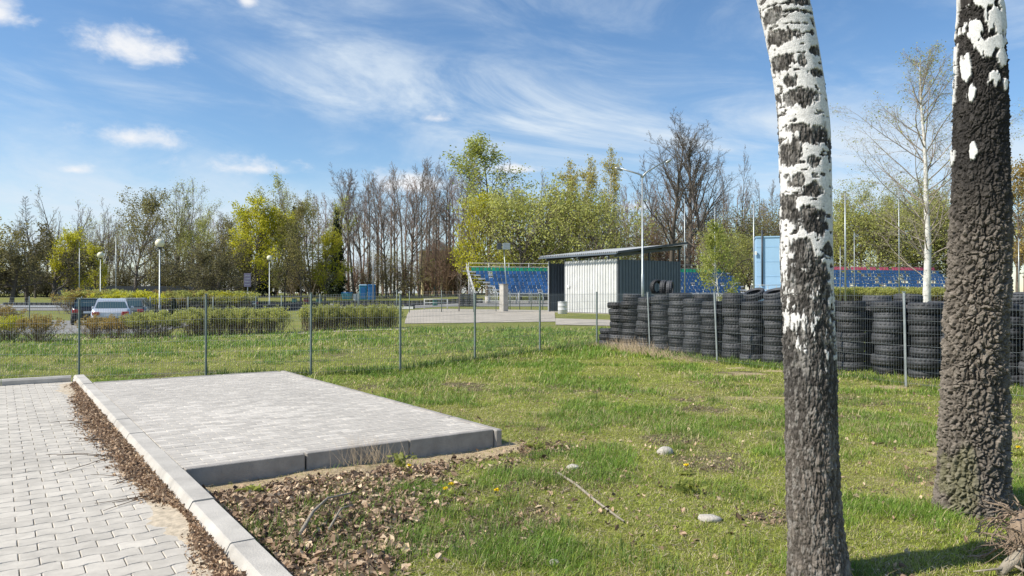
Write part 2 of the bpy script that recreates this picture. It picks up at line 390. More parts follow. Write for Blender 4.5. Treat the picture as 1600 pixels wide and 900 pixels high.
def grid_axis(a, b, step, far, grow=1.12):
    mid = list(np.arange(a, b + 1e-6, step)); s = step; p = mid[-1]; hi = []
    while p < far[1]: s *= grow; p += s; hi.append(p)
    s = step; p = mid[0]; lo = []
    while p > far[0]: s *= grow; p -= s; lo.append(p)
    return np.array(lo[::-1] + mid + hi)
def build_ground():
    xs = grid_axis(-8.5, 9.5, .06, (-1500, 1500), 1.09); ys = grid_axis(2.2, 15, .06, (-60, 2500), 1.045)
    X, Y = np.meshgrid(xs, ys); Z = H(X, Y)
    nx, ny = len(xs), len(ys)
    i = np.arange(ny - 1)[:, None] * nx; j = np.arange(nx - 1)[None, :]
    F = np.stack([i + j, i + j + 1, i + nx + j + 1, i + nx + j], -1).reshape(-1, 4)
    lf, so_, sa = masks(X, Y)
    nr = 1 - S(15, 25, Y)
    mb = MB(); mb.add(np.stack([X, Y, Z], -1).reshape(-1, 3), F, 0, True, np.stack([np.maximum(lf, so_) * nr, sa * nr, lf * nr], -1).reshape(-1, 3))
    m = bpy.data.materials.new('lawn and soil'); m.use_nodes = True
    nt = m.node_tree; N = nt.nodes; L = nt.links; b = N['Principled BSDF']; b.inputs['Roughness'].default_value = .95; b.inputs['Specular IOR Level'].default_value = .15
    tc = N.new('ShaderNodeTexCoord'); at = N.new('ShaderNodeAttribute'); at.attribute_name = 'tint'; sp = N.new('ShaderNodeSeparateColor'); L.new(at.outputs['Color'], sp.inputs[0])
    def noise(sc, d=6, r=.6):
        n = N.new('ShaderNodeTexNoise'); L.new(tc.outputs['Object'], n.inputs['Vector']); n.inputs['Scale'].default_value = sc; n.inputs['Detail'].default_value = d; n.inputs['Roughness'].default_value = r
        return n.outputs['Fac']
    def ramp(f, stops):
        r = N.new('ShaderNodeValToRGB'); L.new(f, r.inputs[0]); e = r.color_ramp.elements
        while len(e) < len(stops): e.new(.5)
        for k, (p, c) in enumerate(stops): e[k].position = p; e[k].color = (*c, 1)
        return r.outputs[0]
    def mix(f, a, c, mode='MIX'):
        x = N.new('ShaderNodeMixRGB'); x.blend_type = mode
        if isinstance(f, float): x.inputs[0].default_value = f
        else: L.new(f, x.inputs[0])
        L.new(a, x.inputs[1]); L.new(c, x.inputs[2]); return x.outputs[0]
    g1 = ramp(noise(.35, 8, .65), [(.32, (.12, .185, .028)), (.48, (.21, .245, .048)), (.62, (.30, .265, .09))])
    g2 = ramp(noise(9, 8, .7), [(.3, (.08, .10, .02)), (.5, (.22, .23, .05)), (.7, (.42, .38, .18))])
    grass = mix(.55, g1, g2); g3 = ramp(noise(55, 6, .7), [(.32, (.35, .34, .30)), (.55, (1.0, 1.0, 1.0)), (.75, (1.5, 1.4, 1.2))]); grass = mix(.95, grass, g3, 'MULTIPLY')
    soil = ramp(noise(14, 8, .7), [(.3, (.045, .033, .024)), (.5, (.115, .085, .06)), (.72, (.22, .175, .12))])
    sand = ramp(noise(16, 6, .6), [(.3, (.36, .27, .16)), (.7, (.55, .44, .29))])
    c = mix(sp.outputs[0], grass, soil); c = mix(sp.outputs[1], c, sand)
    L.new(c, b.inputs['Base Color'])
    bp = N.new('ShaderNodeBump'); bp.inputs['Strength'].default_value = .7; bp.inputs['Distance'].default_value = .03
    L.new(noise(30, 8, .7), bp.inputs['Height']); L.new(bp.outputs[0], b.inputs['Normal'])
    o = mb.obj('ground', m, color=True); tag(o, kind='structure')
build_ground()

def drape(name, quad, nu=24, nv=10, lift=.012, material=None):
    """a paved sheet laid on the ground between four ground points"""
    q = np.array([p[:2] for p in quad], float)
    s, t = np.meshgrid(np.linspace(0, 1, nu), np.linspace(0, 1, nv))
    XYs = ((1 - s) * (1 - t))[..., None] * q[0] + (s * (1 - t))[..., None] * q[1] + (s * t)[..., None] * q[2] + ((1 - s) * t)[..., None] * q[3]
    Z = H(XYs[..., 0], XYs[..., 1]) + lift
    i = np.arange(nv - 1)[:, None] * nu; j = np.arange(nu - 1)[None, :]
    mb = MB().add(np.concatenate([XYs, Z[..., None]], -1).reshape(-1, 3), np.stack([i + j, i + j + 1, i + nu + j + 1, i + nu + j], -1).reshape(-1, 4), 0, True)
    return tag(mb.obj(name, material), kind='structure')
drape('kart_track', [(-120, 71), (130, 71), (140, 101), (-130, 101)], 120, 40, .03, M['asphalt'])
drape('parking_lot', [(-60, 25.5), (-14.2, 26.3), (-17.5, 42), (-70, 59)], 60, 40, .02, M['asphalt'])
drape('footpath', [G(632, 506)[:2], G(868, 503)[:2], G(866, 485)[:2], G(640, 485)[:2]], 40, 16, .02, M['path'])
drape('footpath', [G(868, 508)[:2], G(975, 510)[:2], G(975, 501)[:2], G(868, 498)[:2]], 20, 8, .024, M['path'])
drape('footpath', [G(120, 533)[:2], G(640, 516)[:2], G(640, 512.5)[:2], G(120, 527)[:2]], 60, 5, .026, M['path'])

# ------------------------------------------------------------------ paving, kerbs and the pad
def build_paving():
    mb = MB(); A, B, gap = .20, .145, .0022
    def w(v): return .011 * np.clip(1.6 * np.sin(2 * PI * v / A), -1, 1)
    rows = range(-14, 104); t = np.linspace(0, 1, 9)
    for r in rows:
        u0 = r * B; off = (r % 2) * A / 2
        for k in range(-22, 7):
            v0 = k * A + off; v1 = v0 + A
            if u0 < -1.5 or u0 > 14.72 or v0 > 1.05: continue
            v1 = min(v1, 1.055)
            if v1 - v0 < .03: continue
            def ring(g, z):
                vv = v0 + g + t * (v1 - v0 - 2 * g)
                lo = np.c_[vv, u0 + g + w(vv)]; hi = np.c_[vv[::-1], u0 + B - g + w(vv[::-1])]
                q = np.r_[lo, hi]; return np.c_[q[:, 0] * V2[0] + q[:, 1] * U2[0], q[:, 0] * V2[1] + q[:, 1] * U2[1], np.full(len(q), z)]
            zt = .07 + RNG.normal() * .0012
            a = ring(gap, zt - .006); b = ring(gap + .004, zt); n = len(a); lo = ring(gap, zt - .03)
            g = RNG.uniform(.90, 1.07) * (1.06 if RNG.random() < .15 else 1); c = np.array((.50, .46, .395)) * g * (.9 + .2 * float(fbm(v0 * 1.3, u0 * .9, 0, 3, 71)))
            base = mb.n; i = np.arange(n); i2 = (i + 1) % n
            mb.add(np.r_[lo, a, b], np.r_[np.c_[i, i2, i2 + n, i + n], np.c_[i + n, i2 + n, i2 + 2 * n, i + 2 * n]], 0, False, c)
            m = 9   # top face as strips so that it stays planar
            s = np.arange(m - 1)
            mb.f.append((np.c_[base + 2 * n + s, base + 2 * n + s + 1, base + 2 * n + n - 2 - s, base + 2 * n + n - 1 - s], 0, False))
    o = mb.obj('paved_parking', M['paver'], color=True); tag(o, kind='structure')
    bed = MB(); q = [P(-4.6, -2, .05), P(1.08, -2, .05), P(1.08, 14.8, .05), P(-4.6, 14.8, .05)]
    bed.add(q, [(0, 1, 2, 3)]); tag(bed.obj('paving_bed', mat('joint sand', (.17, .15, .12), .95, .3, 20)), kind='structure')
build_paving()
def build_pad():
    mb = MB(); A, B, gap = .20, .10, .0013
    (va, vb), (ua, ub) = PADV, PADU
    va += .01; vb -= .085; ua += .085; ub -= .085
    nr = int((ub - ua) / B)
    for r in range(nr + 1):
        u0 = ua + r * B; u1 = min(u0 + B, ub)
        if u1 - u0 < .02: continue
        k = va - (r % 2) * A / 2
        while k < vb:
            v0, v1 = max(k, va), min(k + A, vb); k += A
            if v1 - v0 < .02: continue
            cv, cu = (v0 + v1) / 2, (u0 + u1) / 2
            light = fbm(cv * 1.1 + 3, cu * .7, 0, 3, 12)
            pat = np.exp(-(((cv - 2.5) / .8) ** 2 + ((cu - 9.0) / 1.2) ** 2))
            g = (.93 if RNG.random() < .90 - .55 * pat else 1.12) * RNG.uniform(.97, 1.03) * (.86 + .28 * light)
            z = PADZ + RNG.normal() * .0007
            a = [P(v0 + gap, u0 + gap, z - .004), P(v1 - gap, u0 + gap, z - .004), P(v1 - gap, u1 - gap, z - .004), P(v0 + gap, u1 - gap, z - .004)]
            b_ = [P(v0 + gap + .003, u0 + gap + .003, z), P(v1 - gap - .003, u0 + gap + .003, z), P(v1 - gap - .003, u1 - gap - .003, z), P(v0 + gap + .003, u1 - gap - .003, z)]
            lo = [p - np.array((0, 0, .03)) for p in a]
            F = [(i, (i + 1) % 4, (i + 1) % 4 + 4, i + 4) for i in range(4)] + [(i + 4, (i + 1) % 4 + 4, (i + 1) % 4 + 8, i + 8) for i in range(4)] + [(8, 9, 10, 11)]
            mb.add(lo + a + b_, F, 0, False, np.array((.51, .472, .415)) * g)
    t = thing('paved_pad', 'raised rectangular pad of pale grey concrete pavers beside the long kerb', 'paved pad', P(2.8, 10, 0)); inv = -P(2.8, 10, 0)
    def put(m, name, mt, **k): m.v = [v + inv for v in m.v]; return m.obj(name, mt, t, **k)
    put(mb, 'paver_surface', M['paver'], color=True)
    bed = MB().add([P(va - .02, ua, .128), P(vb, ua, .128), P(vb, ub, .128), P(va - .02, ub, .128)], [(0, 1, 2, 3)])
    put(bed, 'sand_bed', M['soil'])
    # edging: near side of three stones, right side and far side of metre stones
    (va, vb), (ua, ub) = PADV, PADU
    joints = [va + .02, va + 1.02, va + 1.04, va + 2.06, va + 2.068, vb - .085]
    for k in range(3):
        a, b = joints[2 * k], joints[2 * k + 1]; sk = (.0, .005, -.003)[k]; tilt = (.0, .0, .0)[k]
        m = MB().cbox(P((a + b) / 2, ua + .04 + sk, .03 + .003 * k), (b - a, .08, .25), PAD_RZ + (.002, -.003, .002)[k], .006)
        put(m, 'edging_stone', M['concrete_grey'])
    m = MB().cbox(P(vb - .04, ua + .46, .035), (.08, 1.0, .25), PAD_RZ, .012); put(m, 'edging_stone', M['concrete_grey'])
    u = ua + .97
    while u < ub - .1:
        L_ = min(.995, ub - u); m = MB().cbox(P(vb - .04, u + L_ / 2, .033 + RNG.normal() * .002), (.08, L_, .25), PAD_RZ, .012); put(m, 'edging_stone', M['concrete_grey']); u += 1.0
    v = va + .02
    while v < vb - .2:
        L_ = min(.995, vb - .09 - v); m = MB().cbox(P(v + L_ / 2, ub - .04, .033), (L_, .08, .25), PAD_RZ, .012); put(m, 'edging_stone', M['concrete_grey']); v += 1.0
build_pad()
def build_kerbs():
    t = thing('long_kerb', 'long pale concrete kerb with a sloped edge between paving and pad', 'kerb', P(1.15, 0, 0)); o0 = -P(1.15, 0, 0)
    def stone(u0, u1, k):
        L_ = u1 - u0 - .008
        prof = [(-.09, -.12), (-.09, .10), (-.055, .165), (-.045, .17), (.082, .17), (.09, .162), (.09, -.12)]
        p = [P(1.15 + a, u0 + .004, b + k) + o0 for a, b in prof]
        m = MB().prism(p, np.r_[U2 * L_, 0]); m.obj('kerb_stone', M['concrete'], t)
    u = -1.6
    while u < 14.9: stone(u, min(u + 1.0, 14.95), RNG.normal() * .003); u += 1.0
    # far kerb turning left
    t2 = thing('end_kerb', 'low concrete kerb closing the far end of the block paving', 'kerb', P(0, 14.85, 0)); o0 = -P(0, 14.85, 0)
    v = 1.04
    while v > -6:
        prof = [(14.80, -.1), (14.80, .14), (14.83, .17), (14.93, .17), (14.94, -.1)]
        m = MB().prism([P(v - .004, a, b) + o0 for a, b in prof], np.r_[-V2 * .992, 0]); m.obj('kerb_stone', M['concrete'], t2); v -= 1.0
build_kerbs()

# ------------------------------------------------------------------ wire fence
def wire_panel(a, b, top_a, top_b, step=.05, r=.0021, rows=(.06, .26, .46, .66, .86, 1.06, 1.26, 1.46)):
    mb = MB(); a = np.array(a, float); b = np.array(b, float); L_ = np.linalg.norm((b - a)[:2]); n = max(2, int(L_ / step))
    d = (b - a) / L_
    nrm = np.array((-d[1], d[0], 0.0))
    for i in range(n + 1):
        f = i / n; p = a + (b - a) * f; tp = top_a + (top_b - top_a) * f; w = .0
        zs = np.array([.03, 1.0]) * 1.0
        pts = [p + (0, 0, .04), p + (0, 0, (tp - p[2]) * .5), p + (0, 0, tp - p[2])]
        mb.tube(pts, r, 3, 0, False)
    H_ = (top_a - a[2])
    for q in rows:
        f = q / 1.5
        for s in ((0, 1) if q in rows[1:-1:3] else (0,)):
            pa = a + np.array((0, 0, f * (top_a - a[2]))); pb = b + np.array((0, 0, f * (top_b - b[2])))
            mb.tube([pa, (pa + pb) / 2 + nrm * .012, pb], r * 1.25, 3, 0, False)
    return mb
# (photo x, distance, post top height, lean in metres)
POSTS = [(-330, 14.9, 1.46, 0), (-112, 14.75, 1.46, 0), (124, 14.6, 1.45, .0), (322, 14.35, 1.56, .0), (486, 14.15, 1.58, 0), (625.5, 15.25, 1.56, 0), (742, 17.5, 1.57, .0), (843.5, 19.9, 1.58, 0),
         (932.5, 22.2, 1.61, 0), (1016, 19.9, 1.60, -.07), (1121, 16.8, 1.61, -.07), (1262, 14.7, 1.60, 0), (1415.5, 12.6, 1.60, -.035), (1690, 10.3, 1.6, 0), (2120, 7.9, 1.6, 0)]
def build_fence():
    pts = []
    for (px, Y, top, lean) in POSTS: X = XY(px, Y); pts.append((np.array((X, Y, hz(X, Y))), top, lean))
    c = pts[8][0]
    t1 = thing('wire_fence', 'grey welded wire fence running behind the pad and lawn to the corner', 'fence', tuple(c)); t2 = thing('wire_fence', 'grey welded wire fence in front of the tyre stacks with leaning posts', 'fence', tuple(c))
    for i, (p, top, lean) in enumerate(pts):
        t = t1 if i <= 8 else t2; d = p - c
        m = MB(); m.tube([d + (0, 0, -.15), d + (lean * .5, 0, (top - p[2]) * .5), d + (lean, 0, top - p[2] + .02)], .024, 4, 0, False, True)
        m.box(d + (lean, 0, top - p[2] + .025), (.052, .052, .01))
        m.obj('post', M['post'] if i <= 8 else M['galv'], t)
    for i in range(len(pts) - 1):
        a, ta, la = pts[i]; b, tb, lb = pts[i + 1]; t = t1 if i < 8 else t2
        m = wire_panel(a - c, b - c, ta - c[2], tb - c[2]); m.obj('mesh_panel', M['wire'], t)
    return [p for p, _, _ in pts]
FP = build_fence()

# ------------------------------------------------------------------ foreground birch trunks
BARK_PATCHES = [(1240, 13, 26, 8), (1200, 32, 15, 14), (1217, 64, 22, 13), (1258, 60, 5, 5), (1215, 103, 19, 16), (1240, 103, 8, 12), (1263, 88, 13, 9), (1266, 122, 17, 8), (1226, 133, 9, 12), (1240, 160, 28, 16), (1284, 142, 4, 12),
                (1236, 205, 15, 8), (1258, 218, 26, 18), (1289, 236, 8, 20), (1228, 243, 15, 22), (1258, 258, 13, 11), (1235, 285, 11, 13), (1255, 302, 17, 13), (1222, 325, 13, 26), (1250, 338, 28, 13), (1258, 355, 26, 18), (1283, 393, 14, 12), (1243, 400, 20, 30), (1236, 440, 18, 30), (1262, 430, 24, 26), (1275, 455, 14, 20), (1298, 345, 4, 20), (1296, 300, 3, 14)]
WHITE_PATCHES = [(1522, 10, 16, 12), (1552, 14, 9, 10), (1541, 40, 21, 20), (1508, 55, 8, 20), (1520, 82, 14, 16), (1545, 100, 9, 14), (1530, 128, 9, 12), (1504, 150, 5, 13), (1503, 237, 4, 13), (1550, 140, 4, 12), (1499, 110, 3, 22), (1540, 75, 12, 10)]
def build_birch(label, Y, samples, kind, ztop=9.0):
    ys = np.array([s[0] for s in samples], float); xc = np.array([s[1] for s in samples], float); wd = np.array([s[2] for s in samples], float)
    zs = EYE + (HZ - ys) / FPX * Y; o = np.argsort(zs); zs = zs[o]; xs = XY(xc, Y)[o]; rs = (wd / 2 / FPX * Y)[o]
    zz = np.r_[np.arange(-.12, 3.75, .0042), np.arange(3.75, ztop, .05)]
    def ext(vals, slope): return np.interp(zz, zs, vals) + slope * np.clip(zz - zs[-1], 0, None)
    def smooth(a):
        k = np.hanning(61); k /= k.sum(); return np.convolve(np.pad(a, 30, 'edge'), k, 'valid')
    cx = smooth(ext(xs, -.02)); r = np.maximum(smooth(ext(rs, 0)) * (.98 if kind == 1 else .99) * (1 - .09 * np.clip(zz - zs[-1], 0, None)), .03)
    r = r + .035 * np.exp(-np.clip(zz + .02, 0, None) / .09) * (1 if kind == 2 else .5)
    n = 300; th = np.arange(n) * 2 * PI / n
    T, Z = np.meshgrid(th, zz); R = np.repeat(r[:, None], n, 1); C = np.repeat(cx[:, None], n, 1)
    dx, dy = np.cos(T), np.sin(T); ax, ay = dx * R, dy * R
    f = fbm(ax * 5, ay * 5, Z * 2.2, 3, 3) - .5
    if kind == 1:
        thr = np.interp(Z, [0, .95, 1.3, 1.7, 2.2, 2.6, 3.4], [.0, .12, .36, .43, .478, .520, .532])
        pn = fbm(ax * 8.5 + .6 * Z, ay * 8.5, Z * 10.5 + 2.2 * ax, 4, 21, .5)
        pn = pn + (.11 + .16 * S(2.35, 1.9, Z)) * (fbm(ax * 70, ay * 70, Z * 16, 3, 41) - .5)
        D = S(-.018, .018, pn - thr)
        # the diamond-shaped bark patches of the side towards the car park, each with a frayed edge
        U_ = 800 + FPX * (C + ax) / Y; W_ = HZ - (Z - EYE) * FPX / Y; Fd = np.full(Z.shape, -2.0)
        for (qx, qy, qw, qh) in BARK_PATCHES: Fd = np.maximum(Fd, 1 - np.sqrt(((U_ - qx) / (qw * .98)) ** 2 + ((W_ - qy) / (qh * .98)) ** 2))
        Fd = np.maximum(Fd, np.interp(W_, [410, 438, 475, 560, 640], [-1.0, .05, .42, .62, 2.0]) - .5 * np.exp(-(((U_ - 1288) / 12) ** 2)) * S(520, 430, W_) - .42 * np.exp(-(((U_ - 1231) / 8) ** 2 + ((W_ - 503) / 22) ** 2)) - .42 * np.exp(-(((U_ - 1256) / 8) ** 2 + ((W_ - 500) / 18) ** 2)))
        Fd = Fd + .9 * (fbm(ax * 26, ay * 26, Z * 26, 3, 22) - .5) + (.8 + 1.3 * S(400, 500, W_)) * (fbm(ax * 85, ay * 85, Z * 20, 3, 42) - .5) + S(440, 520, W_) * 1.4 * (fbm(ax * 22, ay * 22, Z * 15, 3, 52) - .5)
        D = np.where(dy < .05, S(.02, .20, Fd), D); D = np.maximum(D, S(.635, .66, fbm(ax * 20 + 8, ay * 20, Z * 44, 3, 27)))
        wv = fbm(ax * 16, ay * 16, Z * 9, 3, 34) - .5
        f1, f2, idv = worley(ax * 40 + 2.6 * wv, ay * 40 + 2.6 * wv, Z * 12 + 2.2 * wv, 5)
        g1, g2, idg = worley(ax * 95 + 3 * wv, ay * 95, Z * 38 + 2 * wv, 15)
        ridge = S(0, .38, f2 - f1) * (.6 + .4 * idv); fine = S(0, .4, g2 - g1) * (.4 + .6 * idg)
        disp = D * (-.012 + .008 * ridge + .007 * fine + .012 * (fbm(ax * 60, ay * 60, Z * 40, 3, 44) - .5)) + (f * .02) + .0016 * (fbm(ax * 14, ay * 14, Z * 60, 2, 8) - .5)
        lent = S(.62, .72, fbm(ax * 12, ay * 12, Z * 95, 3, 61)) * .5 + S(.68, .74, fbm(ax * 40, ay * 40, Z * 60, 2, 66)) * .8
        white = np.array((.70, .68, .65))[None, None] * (1 - .30 * np.clip(lent, 0, 1))[..., None] * (.86 + .22 * fbm(ax * 9, ay * 9, Z * 30, 3, 71))[..., None]
        shade = (.55 + .75 * idv * .6 + .5 * idg)[..., None] * (.6 + .6 * ridge)[..., None]
        dark = np.array((.070, .064, .058)) * shade
        mixlow = S(1.3, .5, Z)[..., None]; dark = dark * (1 - mixlow) + np.array((.135, .115, .097)) * shade * mixlow
        fleck = (S(.55, .66, fbm(ax * 60, ay * 60, Z * 24, 3, 97)) * .6)[..., None]; dark = dark * (1 - fleck) + np.array((.27, .25, .225)) * fleck
        grey = (S(.60, .70, fbm(ax * 26, ay * 26, Z * 9, 3, 88)) * D * .45 * S(1.0, 1.6, Z))[..., None]
        dark = dark * (1 - grey) + np.array((.36, .35, .33)) * grey
        col = white * (1 - D[..., None]) + dark * D[..., None]
    else:
        z1, z2 = 2.15, 2.75
        pn = fbm(ax * 11 + 3, ay * 11, Z * 6.5, 4, 121, .6) + .14 * (fbm(ax * 55, ay * 55, Z * 10, 2, 141) - .5)
        thr = np.interp(Z, [1.6, 2.3, 2.7, 3.1, 3.6], [.20, .33, .375, .435, .485])
        D = S(-.015, .015, pn - thr)
        U_ = 800 + FPX * (C + ax) / Y; W_ = HZ - (Z - EYE) * FPX / Y; Fw = np.full(Z.shape, -2.0)
        for (qx, qy, qw, qh) in WHITE_PATCHES: Fw = np.maximum(Fw, 1 - np.sqrt(((U_ - qx) / (qw * 1.05)) ** 2 + ((W_ - qy) / (qh * 1.05)) ** 2))
        Fw = Fw + 1.5 * (fbm(ax * 34, ay * 34, Z * 9, 4, 23) - .5) + .9 * (fbm(ax * 80, ay * 80, Z * 22, 3, 43) - .5)
        D = np.where(dy < .05, 1 - S(-.1, .1, Fw - .08), D)
        w_ = fbm(ax * 9, ay * 9, Z * 7, 3, 33) - .5
        w2 = fbm(ax * 26, ay * 26, Z * 22, 3, 39) - .5
        f1, f2, idv = worley(ax * 23 + 3.4 * w_ + 1.3 * w2, ay * 23 + 2.8 * w_, Z * 13 + 3.2 * w_ + 1.1 * w2, 105)
        g1, g2, idg = worley(ax * 58 + 3 * w2, ay * 58, Z * 46 + 3 * w2, 115)
        plate = S(.0, .26, f2 - f1) * (.65 + .7 * fbm(ax * 45, ay * 45, Z * 40, 3, 49)); fine = S(0, .4, g2 - g1)
        low = S(2.6, 1.7, Z)
        disp = D * (-.026 + (.012 + .016 * low) * plate * (.65 + .45 * idv) + .010 * fine * (.2 + .8 * idg) + .014 * (fbm(ax * 70, ay * 70, Z * 60, 3, 48) - .5)) + f * .03
        vg = fbm(ax * 10 + 1.2 * w_, ay * 10, Z * 2.6, 3, 58) - .5; groove = 1 - S(.0, .045, np.abs(vg)); disp = disp - D * groove * (.010 + .012 * low)
        shade = (.62 + .5 * idv + .35 * idg)[..., None] * (.55 + .5 * plate)[..., None]
        dark = (np.array((.040, .036, .033)) * (1 - low[..., None]) + np.array((.155, .133, .11)) * low[..., None]) * shade
        white = np.array((.70, .69, .66)) * (.8 + .3 * fbm(ax * 12, ay * 12, Z * 40, 3, 71))[..., None]
        col = white * (1 - D[..., None]) + dark * D[..., None]
        moss = (S(.56, .68, fbm(ax * 6, ay * 6, Z * 3, 3, 200)) * S(1.4, .2, Z) * S(.2, -.7, dx) * .35)[..., None]
        col = col * (1 - moss) + np.array((.16, .17, .06)) * moss
    RR = R + disp
    V_ = np.stack([C + dx * RR, dy * RR, Z], -1)
    ny = len(zz); i = np.arange(ny - 1)[:, None] * n; j = np.arange(n)[None, :]; j2 = (j + 1) % n
    F = np.stack([i + j, i + j2, i + n + j2, i + n + j], -1).reshape(-1, 4)
    x0 = cx[int(.12 / .0042)]; base = np.array((x0, Y, hz(x0, Y)))
    t = thing('birch_tree', label, 'tree', tuple(base))
    mb = MB(); mb.add((V_ - np.array((x0, 0, 0))).reshape(-1, 3), F, 0, True, col.reshape(-1, 3))
    mb.obj('trunk', M['bark_fg'], t, color=True)
    # limbs and twigs above the picture
    rng = np.random.default_rng(int(Y * 100)); cr = MB(); P0, P1 = [], []
    topx = float(cx[-1] - x0)
    for k in range(16):
        z = rng.uniform(4.6, ztop - .1); a = rng.uniform(0, 2 * PI); L_ = rng.uniform(1.0, 2.0)
        p = np.array((np.interp(z, zz, cx) - x0, 0, z)); d = np.array((math.cos(a), math.sin(a), .9)); q = [p, p + d * L_ * .5, p + d * L_ * .9 + (0, 0, -.1)]
        cr.tube(q, [.03, .018, .006], 5)
        for m_ in range(26):
            s = p + d * L_ * rng.uniform(.3, .9); P0.append(s); P1.append(s + rng.normal(size=3) * .28 + (0, 0, -.25))
    cr.twigs(np.array(P0), np.array(P1), .005, 0, rng); cr.obj('crown', M['twig'], t)
    return t
build_birch('white birch trunk with black patches and dark furrowed foot, nearest the camera', 4.12,
            [(-60, 1210, 78), (0, 1224, 78), (50, 1235, 77), (100, 1245, 76), (150, 1252, 76), (200, 1257, 78), (300, 1259, 78), (400, 1260, 80), (500, 1262.5, 79), (600, 1266, 83), (700, 1267, 82), (800, 1272, 84), (860, 1276, 89), (905, 1280, 95)], 1)
build_birch('dark birch trunk with thick blocky bark, standing right of the whiter trunk', 5.5,
            [(-60, 1533, 62), (0, 1533.5, 66), (100, 1533, 78), (200, 1533, 82), (300, 1533, 85), (400, 1531, 87), (500, 1525, 90), (600, 1521, 92), (700, 1520, 97), (760, 1518, 101), (800, 1518, 106)], 2)

# ------------------------------------------------------------------ tyres
def tyre_mesh():
    seg = 88; W, R, r = .10, .285, .178
    prof = [(r, -.055), (r + .012, -.075), (r + .05, -.096), (R - .035, -.100), (R - .012, -.088), (R - .002, -.070), (R, -.045), (R - .006, -.043), (R - .006, -.036), (R, -.034), (R + .001, 0.0),
            (R, .034), (R - .006, .036), (R - .006, .043), (R, .045), (R - .002, .070), (R - .012, .088), (R - .035, .100), (r + .05, .096), (r + .012, .075), (r, .055), (r + .02, .058), (r + .06, .072), (R - .03, .06), (R - .02, 0), (R - .03, -.06), (r + .06, -.072), (r + .02, -.058), (r, -.055)]
    mb = MB(); mb.lathe(prof, seg, smooth=True)
    v = mb.v[0].reshape(len(prof), seg, 3)
    for k, (rad, z) in enumerate(prof):                               # tread blocks at the shoulders
        if rad > R - .013 and abs(z) > .044:
            s = np.where(np.arange(seg) % 4 < 2, 1.0, .968); v[k, :, 0] *= s; v[k, :, 1] *= s
    return mb.mesh('tyre', M['tyre'])
TYRE = tyre_mesh()
trng = np.random.default_rng(3)
GROUP_T = 'old tyres stacked behind the wire fence'
def tyre(loc, label, s=(1, 1, 1), rot=(0, 0, 0), group=GROUP_T):
    o = bpy.data.objects.new('tyre', TYRE); COL.objects.link(o); o.location = loc; o.scale = s; o.rotation_euler = rot
    return tag(o, label, 'tyre', group)
LINE0 = np.array((7.78, 13.85)); LDIR = np.array((-.517, .856)); LN = np.array((.856, .517))
def stack(cx, cy, height, n, row, idx, lean_top=0.0):
    z = hz(cx, cy); hgt = (height - z) / n
    hs = trng.uniform(.88, 1.12, n); hs *= (height - z) / hs.sum()
    drift = np.zeros(2)
    for k in range(n):
        s = trng.uniform(.89, 1.07); drift = drift * .6 + trng.normal(size=2) * .02
        rot = (trng.normal() * .02, trng.normal() * .02, trng.uniform(0, 6.28))
        up = 0
        if lean_top and k == n - 1: rot = (lean_top * .6, -lean_top, 0); up = abs(lean_top) * .16
        where = ('topmost' if k == n - 1 else 'bottom' if k == 0 else ORD[k + 1] + ' tyre up')
        lab = f'black tyre, {where}, in the {ORD[idx]} {row} stack counting from the fence corner' + (', tilted' if lean_top and k == n - 1 else '')
        tyre((cx + drift[0], cy + drift[1], z + hs[:k].sum() + hs[k] / 2 + up), lab, (s, s, hs[k] / .2005), rot)
# front row, right to left in the photograph: t along the line, height, tyres
front = [(9.55, .55, 3), (8.95, 1.33, 7), (8.35, 1.58, 8), (7.75, 1.47, 7), (7.15, 1.52, 7), (6.52, 1.60, 8), (5.92, 1.45, 7), (5.32, 1.40, 7), (4.68, 1.47, 7), (4.05, 1.40, 7), (3.42, 1.45, 7), (2.8, 1.44, 7),
         (2.18, 1.45, 7), (1.5, 1.44, 7), (.80, 1.44, 7), (0.0, 1.425, 7), (-.62, 1.43, 7), (-1.25, 1.42, 7), (-1.9, 1.40, 7), (-2.52, 1.38, 7), (-3.15, 1.4, 7)]
for k, (t_, h_, n_) in enumerate(front):
    p = LINE0 + LDIR * t_ + trng.normal(size=2) * .03; stack(p[0], p[1], h_, n_, 'front', k + 1)
back = [(8.7, 1.5, 7, 0), (7.9, 1.55, 8, 0), (7.0, 1.60, 8, 0), (6.1, 1.58, 8, 0), (5.3, 1.60, 8, 0), (4.55, 1.60, 8, .35), (3.9, 1.62, 8, .28), (3.2, 1.6, 8, 0), (1.35, 1.55, 8, 0), (.70, 1.56, 8, -.08), (-.05, 1.44, 7, 0), (-1.3, 1.58, 8, .1), (-2.1, 1.5, 8, 0)]
for k, (t_, h_, n_, l_) in enumerate(back):
    p = LINE0 + LDIR * t_ + LN * .62 + trng.normal(size=2) * .03; stack(p[0], p[1], h_, n_, 'back', k + 1, l_)
for k, (t_, a_, lb) in enumerate(((8.05, .5, 'black tyre standing upright on the stacks, left one in front of the shed'), (7.75, 1.05, 'black tyre standing upright on the stacks, middle one in front of the shed'), (7.52, 1.2, 'black tyre standing upright on the stacks, right one in front of the shed'))):
    p = LINE0 + LDIR * t_ + LN * .62; tyre((p[0], p[1], 1.55 + .22 - .02 * k), lb, (.78, .78, .8), (PI / 2, .15, a_), GROUP_T)

